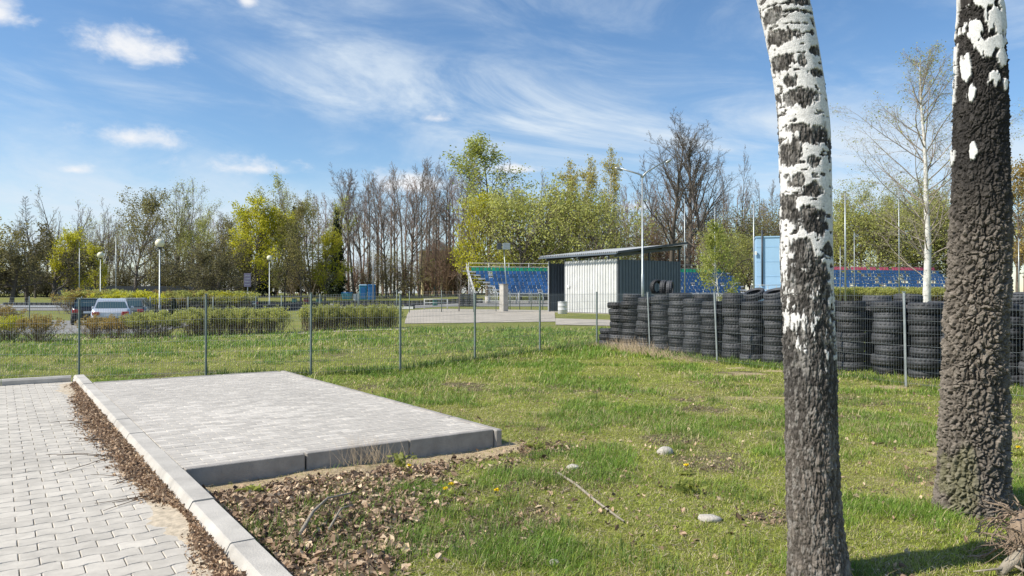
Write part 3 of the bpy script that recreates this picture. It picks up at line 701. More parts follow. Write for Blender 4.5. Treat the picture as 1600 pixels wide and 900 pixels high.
# ------------------------------------------------------------------ shed
def build_shed():
    C = np.array((6.5, 45.0)); z0 = hz(*C); rz = PAD_RZ
    t = thing('shed', 'white and blue-grey corrugated metal shed with a sloping roof and open side', 'shed', (C[0], C[1], z0), rz)
    W, D = 5.5, 6.9                                  # x along v (depth of the dark side), y along u (white side)
    def rib(mb, axis, a, b, fix, zb, zt, out, pitch=.25, amp=.055):
        """a trapezoid sheet wall; axis 0 runs along x at y=fix, axis 1 along y at x=fix; out = sign of the outside"""
        pts = []; s = a
        while s < b: pts += [(s, 0), (s + pitch * .42, 0), (s + pitch * .52, amp), (s + pitch * .90, amp)]; s += pitch
        pts = [p for p in pts if p[0] <= b] + [(b, 0)]
        n = len(pts); v = []
        for z in (zb, zt):
            for (q, o) in pts: v.append((q, fix + out * o, z) if axis == 0 else (fix + out * o, q, z))
        mb.add(v, [(i, i + 1, n + i + 1, n + i) for i in range(n - 1)])
    m = MB(); rib(m, 1, 0, 5.15, 0, .06, 3.42, -1); m.obj('white_wall', M['white_metal'], t)
    m = MB(); rib(m, 0, 0, W, 0, .06, 3.36, -1); m.obj('grey_wall', M['grey_metal'], t)
    m = MB(); rib(m, 0, .05, W, 5.15, .06, 3.36, 1); rib(m, 1, 0, D, W, .06, 3.36, 1); rib(m, 0, .1, W, D, .06, 3.36, 1); m.obj('inner_wall', M['grey_metal'], t)
    for (x, y, h) in ((.02, D - .03, 3.45), (.04, .04, 3.5), (W - .04, .04, 4.25), (2.7, .05, 3.9), (W - .04, D - .05, 4.25), (2.7, D - .05, 3.9), (.04, 5.2, 3.5)):
        MB().box((x, y, h / 2), (.10, .10, h)).obj('steel_post', M['dark_metal'], t)
    m = MB().box((.0, D - .01, 1.75), (.16, .06, 3.5)); m.obj('corner_trim', M['white_metal'], t)
    m = MB()
    for y in (.06, D - .06, 3.5):
        a = np.array((-.30, y, 3.62)); b = np.array((W + .12, y, 4.29)); d = b - a
        m.prism([a + (0, -.04, -.12), a + (0, .04, -.12), a + (0, .04, .10), a + (0, -.04, .10)], d)
    for x in (0.05, 1.8, 3.6, 5.4): m.box((x, D / 2, 3.60 + .114 * (x + .45) + .08), (.08, D + .5, .1))
    m.obj('rafter', M['dark_metal'], t)
    # corrugated roof: waves run down the slope, so the low eave shows them
    ny = int((D + .9) / .19) * 6; ys = np.linspace(-.45, D + .45, ny + 1); xs = np.array((-.48, W + .22))
    zc = .05 * np.sin(ys / .19 * 2 * PI)
    v = [(x, y, 3.80 + .114 * (x + .48) + c) for x in xs for y, c in zip(ys, zc)]; n = ny + 1
    m = MB().add(v, [(i, i + 1, n + i + 1, n + i) for i in range(ny)], 0, True)
    v2 = [(x, y, 3.80 + .114 * (x + .48) + c - .012) for x in xs for y, c in zip(ys, zc)]; m.add(v2, [(i, n + i, n + i + 1, i + 1) for i in range(ny)], 0, True)
    m.obj('roof', M['roofsheet'], t)
    m = MB(); m.box((-.53, D / 2, 3.70), (.10, D + .9, .09)); m.obj('gutter', M['grey_metal'], t)
    m = MB().box((W / 2 - .03, -.43, 4.07), (.02, .02, .01)); 
    a = np.array((-.48, -.47, 3.70)); b = np.array((W + .22, -.47, 4.50)); m = MB().prism([a, a + (0, .025, 0), a + (0, .025, .14), a + (0, 0, .14)], b - a); m.obj('roof_trim', M['dark_metal'], t)
    m = MB().box((-.075, 4.75, 1.75), (.05, .28, .14)); m.box((-.09, 4.68, 1.70), (.04, .06, .2)); m.obj('latch', M['white'], t)
    m = MB().box((W / 2, D / 2, -.02), (W + .5, D + .4, .12)); m.obj('concrete_floor', M['concrete_grey'], t)
    # white barrel in front of the wall
    b = G(879, 490.5); tb = thing('barrel', 'white dented barrel standing by the open side of the shed', 'barrel', tuple(b))
    m = MB(); m.lathe([(.0, 0), (.27, 0), (.29, .02), (.29, .24), (.305, .26), (.29, .28), (.29, .50), (.305, .52), (.29, .54), (.29, .74), (.30, .76), (.27, .76), (.265, .70), (0, .70)], 28); m.obj('drum', M['white_metal'], tb)
    m = MB().lathe([(.297, .765), (.31, .775), (.297, .785)], 28); m.obj('rim', M['galv'], tb)
build_shed()

def build_pillar():
    b = G(786, 487); t = thing('gate_pillar', 'square white and grey concrete pillar beside the pale path', 'pillar', tuple(b), PAD_RZ)
    MB().cbox((.2, .2, .95), (.42, .5, 1.9), 0, .015).obj('shaft', M['concrete'], t); MB().cbox((.2, .2, 1.92), (.48, .56, .06), 0, .01).obj('cap', M['concrete_grey'], t)
    # concrete litter bin by the stand
    b = G(762, 474); m = MB().lathe([(0, 0), (.30, 0), (.33, .1), (.36, .85), (.30, .85), (.27, .2), (0, .2)], 20); tag(m.obj('litter_bin', M['concrete'], loc=tuple(b)), 'round pale concrete litter bin below the stand scaffolding', 'litter bin')
build_pillar()

# ------------------------------------------------------------------ lamps and poles
def build_lamps():
    Y = 43.0; X = XY(1004, Y); z0 = hz(X, Y)
    t = thing('street_lamp', 'tall double-armed street lamp in front of the shed', 'street lamp', (X, Y, z0))
    top = Zat(276, Y) - z0
    MB().tube([(0, 0, -.2), (0, 0, 2.4), (0, 0, 2.42), (0, 0, top)], [.085, .08, .062, .05], 12, cap=True).obj('pole', M['galv'], t)
    for (px, py, dy) in ((962, 262, .0), (1050, 248, .0)):
        ex = XY(px, Y) - X; ez = Zat(py, Y) - z0; sg = 1 if ex > 0 else -1
        s = [(0, 0, top - .05), (sg * .08, 0, top + .10), (sg * .3, 0, top + .10 + (ez - top - .1) * .22), (ex - sg * .25, dy, ez - .03)]
        MB().tube(s, [.055, .052, .048, .045], 8, cap=True).obj('arm', M['galv'], t)
        d = np.array((ex - sg * .3, 0, ez - top - .1)); d /= np.linalg.norm(d); a = np.array((ex, dy, ez)) - d * .45
        m = MB().tube([a, a + d * .08, a + d * .35, a + d * .5], [.03, .075, .085, .03], 10, cap=True); m.obj('luminaire', M['galv'], t)
    # globe lamps
    def globe(px, Y, py, ybase, gr, label, first=None):
        X = XY(px, Y); z0 = hz(X, Y)
        t = thing('globe_lamp', label, 'street lamp', (X, Y, z0), group='globe lamps around the parking lot')
        zt = Zat(py, Y) - z0
        MB().tube([(0, 0, -.1), (0, 0, 1.0), (0, 0, 1.02), (0, 0, zt - gr)], [.06, .06, .042, .036], 10, cap=True).obj('pole', M['galv'], t)
        n = 20; a = np.linspace(-PI / 2, PI / 2, 14); MB().lathe([(gr * math.cos(q), gr * math.sin(q) + zt) for q in a], n).obj('globe', M['globe'], t)
        MB().lathe([(.05, zt - gr - .08), (.12, zt - gr - .02), (.13, zt - gr * .86), (.04, zt - gr * .8)], 14).obj('collar', M['dark_metal'], t)
    globe(249.5, 42, 380, 490, .255, 'globe lamp with the largest yellowish globe, right of the silver car'); globe(157, 64, 398.5, 470, .27, 'globe lamp rising just behind the silver car'); globe(421, 70, 403, 462, .25, 'globe lamp right of the bright yellow maple')
    # single-arm lamp far off
    Y = 98.0; X = XY(583, Y); t = thing('street_lamp', 'far single-armed street lamp beside the blue portable toilets', 'street lamp', (X, Y, hz(X, Y))); zt = Zat(384, Y) - hz(X, Y)
    MB().tube([(0, 0, 0), (0, 0, zt)], [.09, .05], 8, cap=True).obj('pole', M['galv'], t); MB().tube([(0, 0, zt), (-.3, 0, zt + .35), (-.9, 0, zt + .75)], .035, 6, cap=True).obj('arm', M['galv'], t)
    MB().tube([(-.8, 0, zt + .70), (-1.1, 0, zt + .86), (-1.4, 0, zt + .96)], [.05, .10, .03], 8, cap=True).obj('luminaire', M['galv'], t)
    # thin poles
    for (px, py, Y, r, lb) in ((1070, 310, 60, .055, 'thin grey pole right behind the shed roof end'), (1117, 322, 62, .05, 'thin grey pole rising through the small leafy sapling'), (1178, 316, 58, .07, 'thicker pale grey pole just left of the blue building'),
                       (1321, 300, 58, .08, 'pale grey pole close right of the white birch trunk'), (1405, 292, 64, .06, 'grey pole left of the slender birch'), (1335, 362, 70, .04, 'short thin pole in front of the red-topped stand'), (1313, 385, 66, .04, 'shortest thin pole beside the white birch trunk'),
                       (124, 388, 76, .05, 'thin pole left of the two globe lamps near the car'), (181, 372, 78, .05, 'thin pole between the two globe lamps near the car'), (1592, 372, 58, .05, 'thin grey pole right of the dark birch trunk')):
        X = XY(px, Y); z = hz(X, Y); t = thing('metal_pole', lb, 'pole', (X, Y, z)); zt = Zat(py, Y) - z
        MB().tube([(0, 0, -.1), (0, 0, zt)], [r, r * .7], 8, cap=True).obj('shaft', M['galv'], t); MB().lathe([(r * .9, zt - .02), (r * .9, zt + .04), (0, zt + .06)], 8).obj('cap', M['dark_metal'], t)
    # loudspeaker / flood light mast in front of the stand
    Y = 60.0; X = XY(794, Y); z = hz(X, Y); t = thing('floodlight_mast', 'slim leaning mast with two grey floodlights in front of the blue seats', 'floodlight mast', (X, Y, z)); zt = Zat(386, Y) - z
    dx = XY(787, Y) - X
    MB().tube([(0, 0, 0), (dx, 0, zt)], [.05, .035], 8, cap=True).obj('mast', M['galv'], t); MB().box((dx, 0, zt - .05), (.9, .05, .05)).obj('crossbar', M['galv'], t)
    for k, (o, s) in enumerate(((-.36, .4), (.22, .62))): MB().cbox((dx + o, -.12, zt + .05), (s, .28, .5), .1, .03).obj('floodlight', (M['dark_metal'], M['galv'])[k], t)
build_lamps()

# ------------------------------------------------------------------ stands
def seat_mesh(m):
    mb = MB(); mb.cbox((0, 0, .03), (.43, .40, .06), 0, .015)
    v = [(-.21, .15, .05), (.21, .15, .05), (.20, .23, .42), (-.20, .23, .42), (-.21, .19, .05), (.21, .19, .05), (.20, .26, .42), (-.20, .26, .42)]
    mb.add(v, [(0, 1, 2, 3), (5, 4, 7, 6), (3, 2, 6, 7), (0, 3, 7, 4), (1, 5, 6, 2)]); return mb.mesh('seat', m)
SEAT = {k: seat_mesh(M[k]) for k in ('blue_seat', 'green_seat', 'pink_seat')}
def build_stand(label, x0, y0, rz, length, rows, topmat, missing, base=1.0, rise=.44, depth=.78, cut=1, nparts=100, seed=1):
    rng = np.random.default_rng(seed); z0 = hz(x0, y0)
    t = thing('spectator_stand', label, 'spectator stand', (x0, y0, z0), rz)
    fr = MB(); rest = {k: [] for k in SEAT}; cnt = 0
    for r in range(rows):
        z = base + r * rise; y = r * depth; xa = (rows - 1 - r) * depth * .55 * cut
        fr.box((xa / 2 + length / 2 + .1, y + .1, z - .06), (length - xa, .52, .05)); fr.box((xa / 2 + length / 2, y - .18, z - .12), (length - xa, .04, .14))
        fr.box((xa - .25, y + .2, z - .04), (.9, .55, .06), 0)
        n = int((length - xa - .6) / .5)
        for k in range(n):
            x = xa + .55 + k * .5
            if rng.random() < missing * (1.5 if r < 2 else 1): 
                fr.box((x, y + .05, z + .05), (.34, .30, .12)); continue
            m = topmat if r == rows - 1 else 'blue_seat'
            rest[m].append((x, y, z, r, k))
    zt = base + (rows - 1) * rise
    x = 0
    while x <= length + .01:
        fr.rod((x, (rows - 1) * depth + .3, 0), (x, (rows - 1) * depth + .3, zt + 1.0), .035, 5); fr.rod((x, -.2, 0), (x, -.2, base), .035, 5)
        for r in range(1, rows): fr.rod((x, r * depth, 0), (x, r * depth, base + r * rise), .03, 4)
        fr.rod((x, -.2, base - .1), (x, (rows - 1) * depth + .3, zt - .1), .035, 4); fr.rod((x, (rows - 1) * depth, .1), (x, .3, base), .025, 4); fr.rod((x, -.2, .1), (x, (rows - 1) * depth, zt), .025, 4)
        x += 2.5
    for q in (.5, .95): fr.rod((0, (rows - 1) * depth + .3, zt + q), (length, (rows - 1) * depth + .3, zt + q), .022, 5); fr.rod((-.3, -.3, base + q - .2), (-.3, (rows - 1) * depth + .3, zt + q), .028, 5)
    for r in range(rows): fr.rod((-.3, r * depth - .2, base + r * rise - .2), (-.3, r * depth - .2, base + r * rise + .8), .025, 4)
    fr.obj('frame', M['white_metal'] if cut else M['galv'], t)
    rail = MB()
    for q in (.45, .95): rail.rod((-2, -1.6, q), (length, -1.6, q), .025, 4)
    x = -2
    while x < length: rail.rod((x, -1.6, 0), (x, -1.6, 1.0), .03, 4); x += 1.6
    rail.obj('front_railing', M['galv'], t)
    allv = sorted([(x, y, z, m) for m in rest for (x, y, z, r, k) in rest[m]], key=lambda q: q[0])
    for (x, y, z, m) in allv[:nparts]:
        o = bpy.data.objects.new('seat', SEAT[m]); COL.objects.link(o); o.parent = t; o.location = (x, y, z)
    stuff = MB(); mats = [M['blue_seat'], M[topmat]]; me = SEAT['blue_seat']
    V_ = np.array([v.co[:] for v in me.vertices]); Fs = [tuple(p.vertices) for p in me.polygons]
    for (x, y, z, m) in allv[nparts:]:
        b = stuff.n; stuff.v.append(V_ + np.array((x, y, z))); stuff.c.append(np.ones((len(V_), 3))); stuff.n += len(V_)
        for f in Fs: stuff.f.append((np.array([f]) + b, 0 if m == 'blue_seat' else 1, False))
    tag(stuff.obj('seats', mats, t), kind='stuff')
YA = 84.0
build_stand('spectator stand with blue seats and a green top row behind the shed', XY(743, YA), YA, .22, 34.5, 7, 'green_seat', .02, base=1.35, rise=.44, seed=1)
YB = 96.0
build_stand('spectator stand with blue seats and a red top row behind the tyres', XY(1225, YB), YB, .20, 27, 6, 'pink_seat', .13, base=2.05, rise=.48, cut=0, seed=2)

def build_blue_building():
    Y = 75.0; X = XY(1182, Y); z = hz(X, Y); h = Zat(371, Y) - z
    t = thing('blue_building', 'small light blue flat-roofed building behind the white birch trunk', 'building', (X, Y, z), -.27)
    W, D = 6.2, 5.0; m = MB().box((W / 2, D / 2, h / 2), (W, D, h)); m.obj('wall', M['sky_blue'], t)
    m = MB().box((W / 2, D / 2, h + .05), (W + .16, D + .16, .12)); m.obj('roof_edge', M['sky_blue'], t)
    m = MB()
    for q in (1.5, 3.0, 4.5, 6.0): m.box((W / 2, -.012, q), (W, .02, .03))
    m.obj('panel_joint', M['sky_blue'], t)
    MB().rod((.55, -.1, 2.0), (.55, -.1, h + .7), .09, 8).obj('flue_pipe', M['dark_metal'], t); MB().cbox((-.1, -.14, h - 1.6), (.3, 0.158, .35), 0, .02).obj('wall_lamp', M['white'], t)
    m = MB()
    for q in (1.2, 1.65, 2.1): m.rod((-.6, -1.6, q), (3.4, -1.6, q), .03, 5)
    for k in range(6): m.rod((-.6 + k * .8, -1.6, .0), (-.6 + k * .8, -1.6, 2.1), .03, 5)
    for k in range(6): m.rod((-.6 + k * .8, -.05, 1.1), (-.6 + k * .8, -1.6, 1.1), .03, 5)
    m.obj('landing_rail', M['galv'], t); MB().box((1.4, -.85, 1.1), (4.1, 1.6, .08)).obj('landing', M['concrete_grey'], t)
build_blue_building()

# ------------------------------------------------------------------ cars
def build_car(label, x, y, rz, paint, estate=False, first_z=None):
    z = hz(x, y) + .02; t = thing('parked_car', label, 'car', (x, y, z), rz, 'cars parked in the lot')
    # car points along +y, rear at y = 0; cross sections from rear to front: (y, half width, z low, z belt)
    sec = [(0, .70, .42, .78), (.06, .80, .30, .92), (.5, .83, .24, .97), (1.1, .84, .22, .96), (2.6, .84, .22, .93), (3.2, .83, .24, .88), (4.0, .79, .28, .78), (4.28, .68, .36, .66)]
    m = MB(); V_ = []
    for (yy, w, lo, hi) in sec:
        k = (hi - lo); V_ += [(-w * .94, yy, lo), (-w, yy, lo + k * .3), (-w, yy, lo + k * .62), (-w * .93, yy, hi - .02), (-w * .80, yy, hi), (w * .80, yy, hi), (w * .93, yy, hi - .02), (w, yy, lo + k * .62), (w, yy, lo + k * .3), (w * .94, yy, lo)]
    n = 10; F = [(s * n + i, s * n + (i + 1) % n, (s + 1) * n + (i + 1) % n, (s + 1) * n + i) for s in range(len(sec) - 1) for i in range(n)]
    m.add(V_, F, 0, True); b = m.n - len(V_)
    m.f.append((np.array([[i for i in range(n)]]), 0, False)); m.f.append((np.array([[(len(sec) - 1) * n + n - 1 - i for i in range(n)]]), 0, False))
    # cabin
    ya, yb, yc, yd = (.10, .30, 2.05, 2.95) if estate else (.62, 1.05, 2.05, 2.95)
    wb, wt, zb, zt = .74, .60, .92, 1.40
    c = [(-wb, ya, zb), (wb, ya, zb), (wt, yb, zt - .02), (-wt, yb, zt - .02), (-wb, yd, zb), (wb, yd, zb), (wt, yc, zt), (-wt, yc, zt), (-wt * .9, (yb + yc) / 2, zt + .03), (wt * .9, (yb + yc) / 2, zt + .03)]
    m.add(c, [(0, 1, 2, 3), (5, 4, 7, 6), (4, 0, 3, 7), (1, 5, 6, 2)]); m.add(c, [(3, 2, 9, 8), (8, 9, 6, 7)], 0, True); m.add(c, [(3, 8, 7), (2, 6, 9)])
    body = m.obj('body', paint, t)
    def quad(a, b_, c_, d, ins, off):
        q = np.array([a, b_, c_, d], float); ce = q.mean(0); q = ce + (q - ce) * ins; nn = np.cross(q[1] - q[0], q[3] - q[0]); nn /= np.linalg.norm(nn); return q + nn * off
    c = np.array(c)
    for (i, o_) in (((0, 1, 2, 3), .012), ((5, 4, 7, 6), .012), ((4, 0, 3, 7), .012), ((1, 5, 6, 2), .012)):
        q = quad(*[c[k] for k in i], np.array((.90, .90, .78)), o_); MB().add(q, [(0, 1, 2, 3)]).obj('window', M['glass'], t)
    for s in (-1, 1): MB().cbox((s * .60, .0, .74), (.30, .10, .16), 0, .02).obj('tail_light', M['red_lamp'], t)
    MB().cbox((0, -.02, .44), (1.56, .16, .18), 0, .03).obj('bumper', M['black'], t); MB().box((0, -.045, .68), (.5, .02, .11)).obj('number_plate', M['white'], t)
    for s in (-1, 1):
        for yy in (.85, 3.35):
            w = MB(); w.lathe([(.17, -.09), (.27, -.09), (.29, -.06), (.29, .06), (.27, .09), (.17, .09)], 22); q = w.v[0]; w.v[0] = np.c_[q[:, 2] + s * .76, q[:, 0] + yy, q[:, 1] + .29]
            wt_ = w.obj('wheel', M['black'], t); r = MB().lathe([(0, .06), (.10, .075), (.175, .05), (.175, -.05), (0, -.05)], 16); q = r.v[0]; r.v[0] = np.c_[s * (q[:, 2] + .02) + s * .76, q[:, 0] + yy, q[:, 1] + .29]; r.obj('rim', M['galv'], wt_)
        MB().cbox((s * .84, 2.55, .98), (.14, .10, .11), 0, .02).obj('mirror', paint, t)
    return t
build_car('silver saloon car seen from behind, parked beyond the shrubs', XY(173, 34), 34, .46, M['silver'])
build_car('black car parked left of the silver saloon', XY(139, 38.5), 38.5, .50, M['black_paint'], True)
build_car('grey estate car parked right of the silver saloon', XY(200, 39), 39, .30, M['grey_paint'], True)
build_car('black car far off at the kart track edge below the board', XY(396, 70), 70, 1.3, M['black_paint'])

# ------------------------------------------------------------------ kart track furniture
def barrier(label, pa, pb, rows=2, n=None, paint=False):
    a, b = np.array(pa, float), np.array(pb, float); L_ = np.linalg.norm(b - a); d = (b - a) / L_; n = int(L_ / .58); m = MB(); w = MB()
    z0 = hz(*a)
    for k in range(n):
        p = a + d * (k + .5) * .58; z = hz(*p) + .03 - z0
        for r in range(rows):
            m.lathe([(.17, r * .2 + .02), (.27, r * .2 + .01), (.29, r * .2 + .05), (.29, r * .2 + .15), (.27, r * .2 + .19), (.17, r * .2 + .18)], 10, (p[0] - a[0], p[1] - a[1], z))
    t = thing('tyre_barrier', label, 'tyre barrier', (a[0], a[1], z0), group='low tyre barriers lining the kart track')
    m.obj('tyre_row', M['farrubber'], t)
    if paint:
        nn = np.array((-d[1], d[0])); q = -nn * .36 if nn[1] > 0 else nn * .36
        w = MB(); step = max(1, int(L_ / 6))
        for k in range(step):
            p = a + d * (k + .5) * L_ / step + q
            w.box((p[0] - a[0], p[1] - a[1], hz(*p) - z0 + .2), (L_ / step * .94, .03, .22), math.atan2(d[1], d[0]))
        w.obj('white_band', M['white_metal'], t)
    return t
def gp(px, Y): return (XY(px, Y), Y)
barrier('long tyre barrier at the far edge of the parking lot', gp(5, 84), gp(112, 84), 3, paint=True)
barrier('tyre barrier running under the far hedge right of the globe lamps', gp(235, 66), gp(345, 60), 2, paint=True)
barrier('tyre barrier slanting across the kart track behind the bins', gp(392, 84), gp(520, 92), 3)
barrier('tyre barrier behind the round hedge end', gp(400, 64), gp(470, 76), 3)
barrier('tyre barrier with a white band in front of the toilets', gp(505, 76), gp(610, 72), 2, paint=True)
barrier('tyre barrier at the back of the kart track', gp(520, 95), gp(760, 92), 3)
barrier('tyre barrier with a white band left of the gate frame', gp(604, 68), gp(650, 67), 2, paint=True)
barrier('tyre barrier below the red-topped stand', gp(1290, 72), gp(1640, 66), 1)
barrier('tyre barrier heaped left of the stand scaffolding', gp(716, 70), gp(748, 70), 6)
def build_wc():
    Y = 114.0
    for k, (px, mt, lb) in enumerate(((567.5, M['teal'], 'teal portable toilet, left of the pair at the wood edge'), (581, M['blue'], 'blue portable toilet, right of the pair at the wood edge'))):
        X = XY(px, Y); t = thing('portable_toilet', lb, 'portable toilet', (X, Y, hz(X, Y)), .15, 'portable toilets at the wood edge')
        MB().cbox((0, 0, 1.1), (1.15, 1.2, 2.2), 0, .05).obj('cabin', mt, t); MB().cbox((0, 0, 2.27), (1.22, 1.26, .16), 0, .07).obj('roof', M['sky_blue'] if k == 0 else M['blue'], t); MB().cbox((0, -.62, 1.05), (.72, .05, 1.8), 0, .015).obj('door', M['blue'], t)
    Y = 113.0; X = XY(542, Y); t = thing('waste_container', 'light blue waste container left of the portable toilets', 'waste container', (X, Y, hz(X, Y)), -.2)
    m = MB(); v = [(-.55, -.45, .12), (.55, -.45, .12), (.55, .45, .12), (-.55, .45, .12), (-.68, -.55, 1.05), (.68, -.55, 1.05), (.68, .55, 1.05), (-.68, .55, 1.05)]; m.add(v, [(3, 2, 1, 0), (0, 1, 5, 4), (1, 2, 6, 5), (2, 3, 7, 6), (3, 0, 4, 7)]); m.obj('tub', M['teal'], t); MB().cbox((0, .05, 1.14), (1.42, 1.2, .16), 0, .06).obj('lid', M['blue'], t)
    Y = 112.0; X = XY(557, Y); t = thing('white_cabinet', 'white and grey box cabinet left of the portable toilets', 'cabinet', (X, Y, hz(X, Y))); MB().cbox((0, 0, .5), (.8, .7, 1.0), 0, .02).obj('housing', M['white'], t); MB().box((.15, -.36, .5), (.4, .02, .8)).obj('door', M['galv'], t)
    # sign board
    Y = 75.0; X = XY(387, Y); z = hz(X, Y); t = thing('notice_board', 'dark upright notice board on a post beside the yellow maple', 'notice board', (X, Y, z)); za, zb = Zat(448, Y) - z, Zat(427, Y) - z
    MB().rod((0, 0, 0), (0, 0, zb), .04, 8).obj('post', M['galv'], t); MB().cbox((0, -.06, (za + zb) / 2), (.72, .05, zb - za), 0, .01).obj('panel', M['sign'], t)
    m = MB()
    for k in range(4): m.box((0, -.09, za + .2 + k * .3), (.52, .01, .05))
    m.obj('printed_line', M['galv'], t)
    # tubs and bins in the middle
    for (px, py, mt, s, lb, nm) in ((460, 477, 'bin_green', .6, 'small green plastic bin left of the dark red bin', 'plastic_bin'), (479, 479, 'bin_red', .7, 'dark red bin behind the clipped hedge', 'plastic_bin'), (499, 479, 'bin_green', .7, 'dark green bin right of the dark red bin', 'plastic_bin'), (680, 478, 'bin_green', .5, 'green bin under the white gate frame', 'plastic_bin')):
        b = G(px, py); t = thing(nm, lb, 'bin', tuple(b)); MB().cbox((0, 0, .45 * s / .6), (s, s, .8 * s / .6), .2, .05).obj('tub', M[mt], t); MB().cbox((0, 0, .88 * s / .6), (s * 1.08, s * 1.08, .07), .2, .02).obj('lid', M['black'], t)
    b = G(681, 484); t = thing('gate_frame', 'low white tubular gate frame on the grass strip', 'gate frame', tuple(b)); m = MB()
    for k in (-.9, .9): m.rod((k, 0, 0), (k, 0, .85), .03, 6)
    m.rod((-.9, 0, .83), (.9, 0, .83), .03, 6); m.obj('frame', M['white_metal'], t); MB().rod((-.9, 0, .55), (.9, 0, .55), .03, 6).obj('rail', M['galv'], t)
    # second wire fence behind the hedges, and by the path
    def low_fence(lb, pts, step=.12):
        a0 = np.array((*pts[0], hz(*pts[0]))); t = thing('wire_fence', lb, 'fence', tuple(a0)); Q = [np.array((x, y, hz(x, y))) - a0 for x, y in pts]
        for q in Q: MB().rod(q + (0, 0, -.1), q + (0, 0, 1.5), .032, 6).obj('post', M['post'], t)
        for i in range(len(Q) - 1): wire_panel(Q[i], Q[i + 1], Q[i][2] + 1.45, Q[i + 1][2] + 1.45, step, .0035).obj('mesh_panel', M['wire'], t)
    low_fence('wire fence between the two shrub rows', [gp(px, 41) for px in (235, 294, 333, 400, 440, 500, 560, 620)]); low_fence('wire fence along the grass strip beside the path', [gp(px, Y) for px, Y in ((640, 50), (690, 50), (740, 50), (775, 52))])
    low_fence('wire fence across the parking lot edge', [gp(px, 46) for px in (-60, 46, 128)])
    low_fence('wire fence right of the pillar before the stand', [gp(px, 58) for px in (797, 812, 830, 848)], .2)
    # dark fence and houses behind the left trees
    m = MB(); Y = 118.0
    x0, x1 = XY(92, Y), XY(330, Y); t = thing('board_fence', 'long dark board fence under the trees behind the parking lot', 'fence', (x0, Y, hz(x0, Y)))
    k = 0.0
    while k < x1 - x0: m.box((k, 0, 1.0), (.30, .05, 2.0)); k += .315
    m.obj('boards', M['darkfence'], t); m = MB()
    k = 0.0
    while k < x1 - x0: m.box((k, .08, 1.05), (.12, .12, 2.1)); k += 3
    m.obj('fence_posts', M['dark_metal'], t)
    Y = 185.0; X = XY(662, Y); t = thing('far_building', 'pale yellow building glimpsed between the bare trunks', 'building', (X, Y, hz(X, Y)), .2); MB().box((4, 4, 5.5), (9, 8, 11)).obj('wall', M['bldg'], t); MB().prism([(-1, -.5, 11), (9, -.5, 11), (4, -.5, 13.5)], (0, 9, 0)).obj('roof', M['roofsheet'], t)
    m = MB()
    for r in range(3):
        for c in range(4): m.box((1 + c * 2, -.02, 2 + r * 3.2), (1.0, .08, 1.4))
    m.obj('window', M['glass'], t)
build_wc()

# ------------------------------------------------------------------ trees
def norm(v): return v / (np.linalg.norm(v) + 1e-9)
def grow_tree(rng, sp):
    tubes = {0: [], 1: [], 2: []}; tw0, tw1, twr = [], [], []; tips = []
    def branch(p, d, L_, r, lev):
        ns = sp['segs'][lev]; pts = [p]; rad = [r]; st = L_ / ns
        for k in range(ns):
            d = norm(d + rng.normal(size=3) * sp['jit'][lev] + np.array((0, 0, sp['trop'][lev])))
            p = p + d * st; pts.append(p); rad.append(r * (1 - (k + 1) / ns * sp.get('taper', .9)))
        pts = np.array(pts)
        if lev <= 2: tubes[lev].append((pts, rad))
        else:
            for k in range(ns): tw0.append(pts[k]); tw1.append(pts[k + 1]); twr.append(rad[k])
        if lev >= sp['max'] - 1:
            for k in range(1, ns + 1): tips.append(pts[k])
        if lev < sp['max']:
            n = sp['n'][lev]; n = max(1, int(n * rng.uniform(.8, 1.2)))
            for k in range(n):
                f = sp['start'][lev] + (1 - sp['start'][lev]) * ((k + rng.random()) / n); f = min(f, .985)
                x = f * ns; i = min(int(x), ns - 1); q = pts[i] + (pts[i + 1] - pts[i]) * (x - i); dd = norm(pts[i + 1] - pts[i])
                side = norm(np.cross(dd, rng.normal(size=3))); an = sp['ang'][lev] * rng.uniform(.75, 1.25)
                if 'angtop' in sp and lev == 0: an = (sp['ang'][0] + (sp['angtop'] - sp['ang'][0]) * f) * rng.uniform(.85, 1.15)
                nd = norm(dd * math.cos(an) + side * math.sin(an))
                shape = sp['shape'](f) if lev == 0 else (1 - .55 * f)
                branch(q, nd, max(L_ * sp['len'][lev] * shape * rng.uniform(.75, 1.2), .08), max(min(rad[i] * .62, sp['rmax'][lev]), sp['rmin']), lev + 1)
    for s in range(sp.get('stems', 1)):
        d = norm(np.array((0, 0, 1.0)) + (rng.normal(size=3) * sp.get('spread', 0)) * np.array((1, 1, 0.2)))
        branch(np.array((0, 0, -.1)) + rng.normal(size=3) * sp.get('foot', 0) * np.array((1, 1, 0)), d, sp['H'] * (rng.uniform(.8, 1.05) if s else 1), sp['r'] * (1 if s == 0 else .8), 0)
    return tubes, np.array(tw0), np.array(tw1), np.array(twr), np.array(tips)
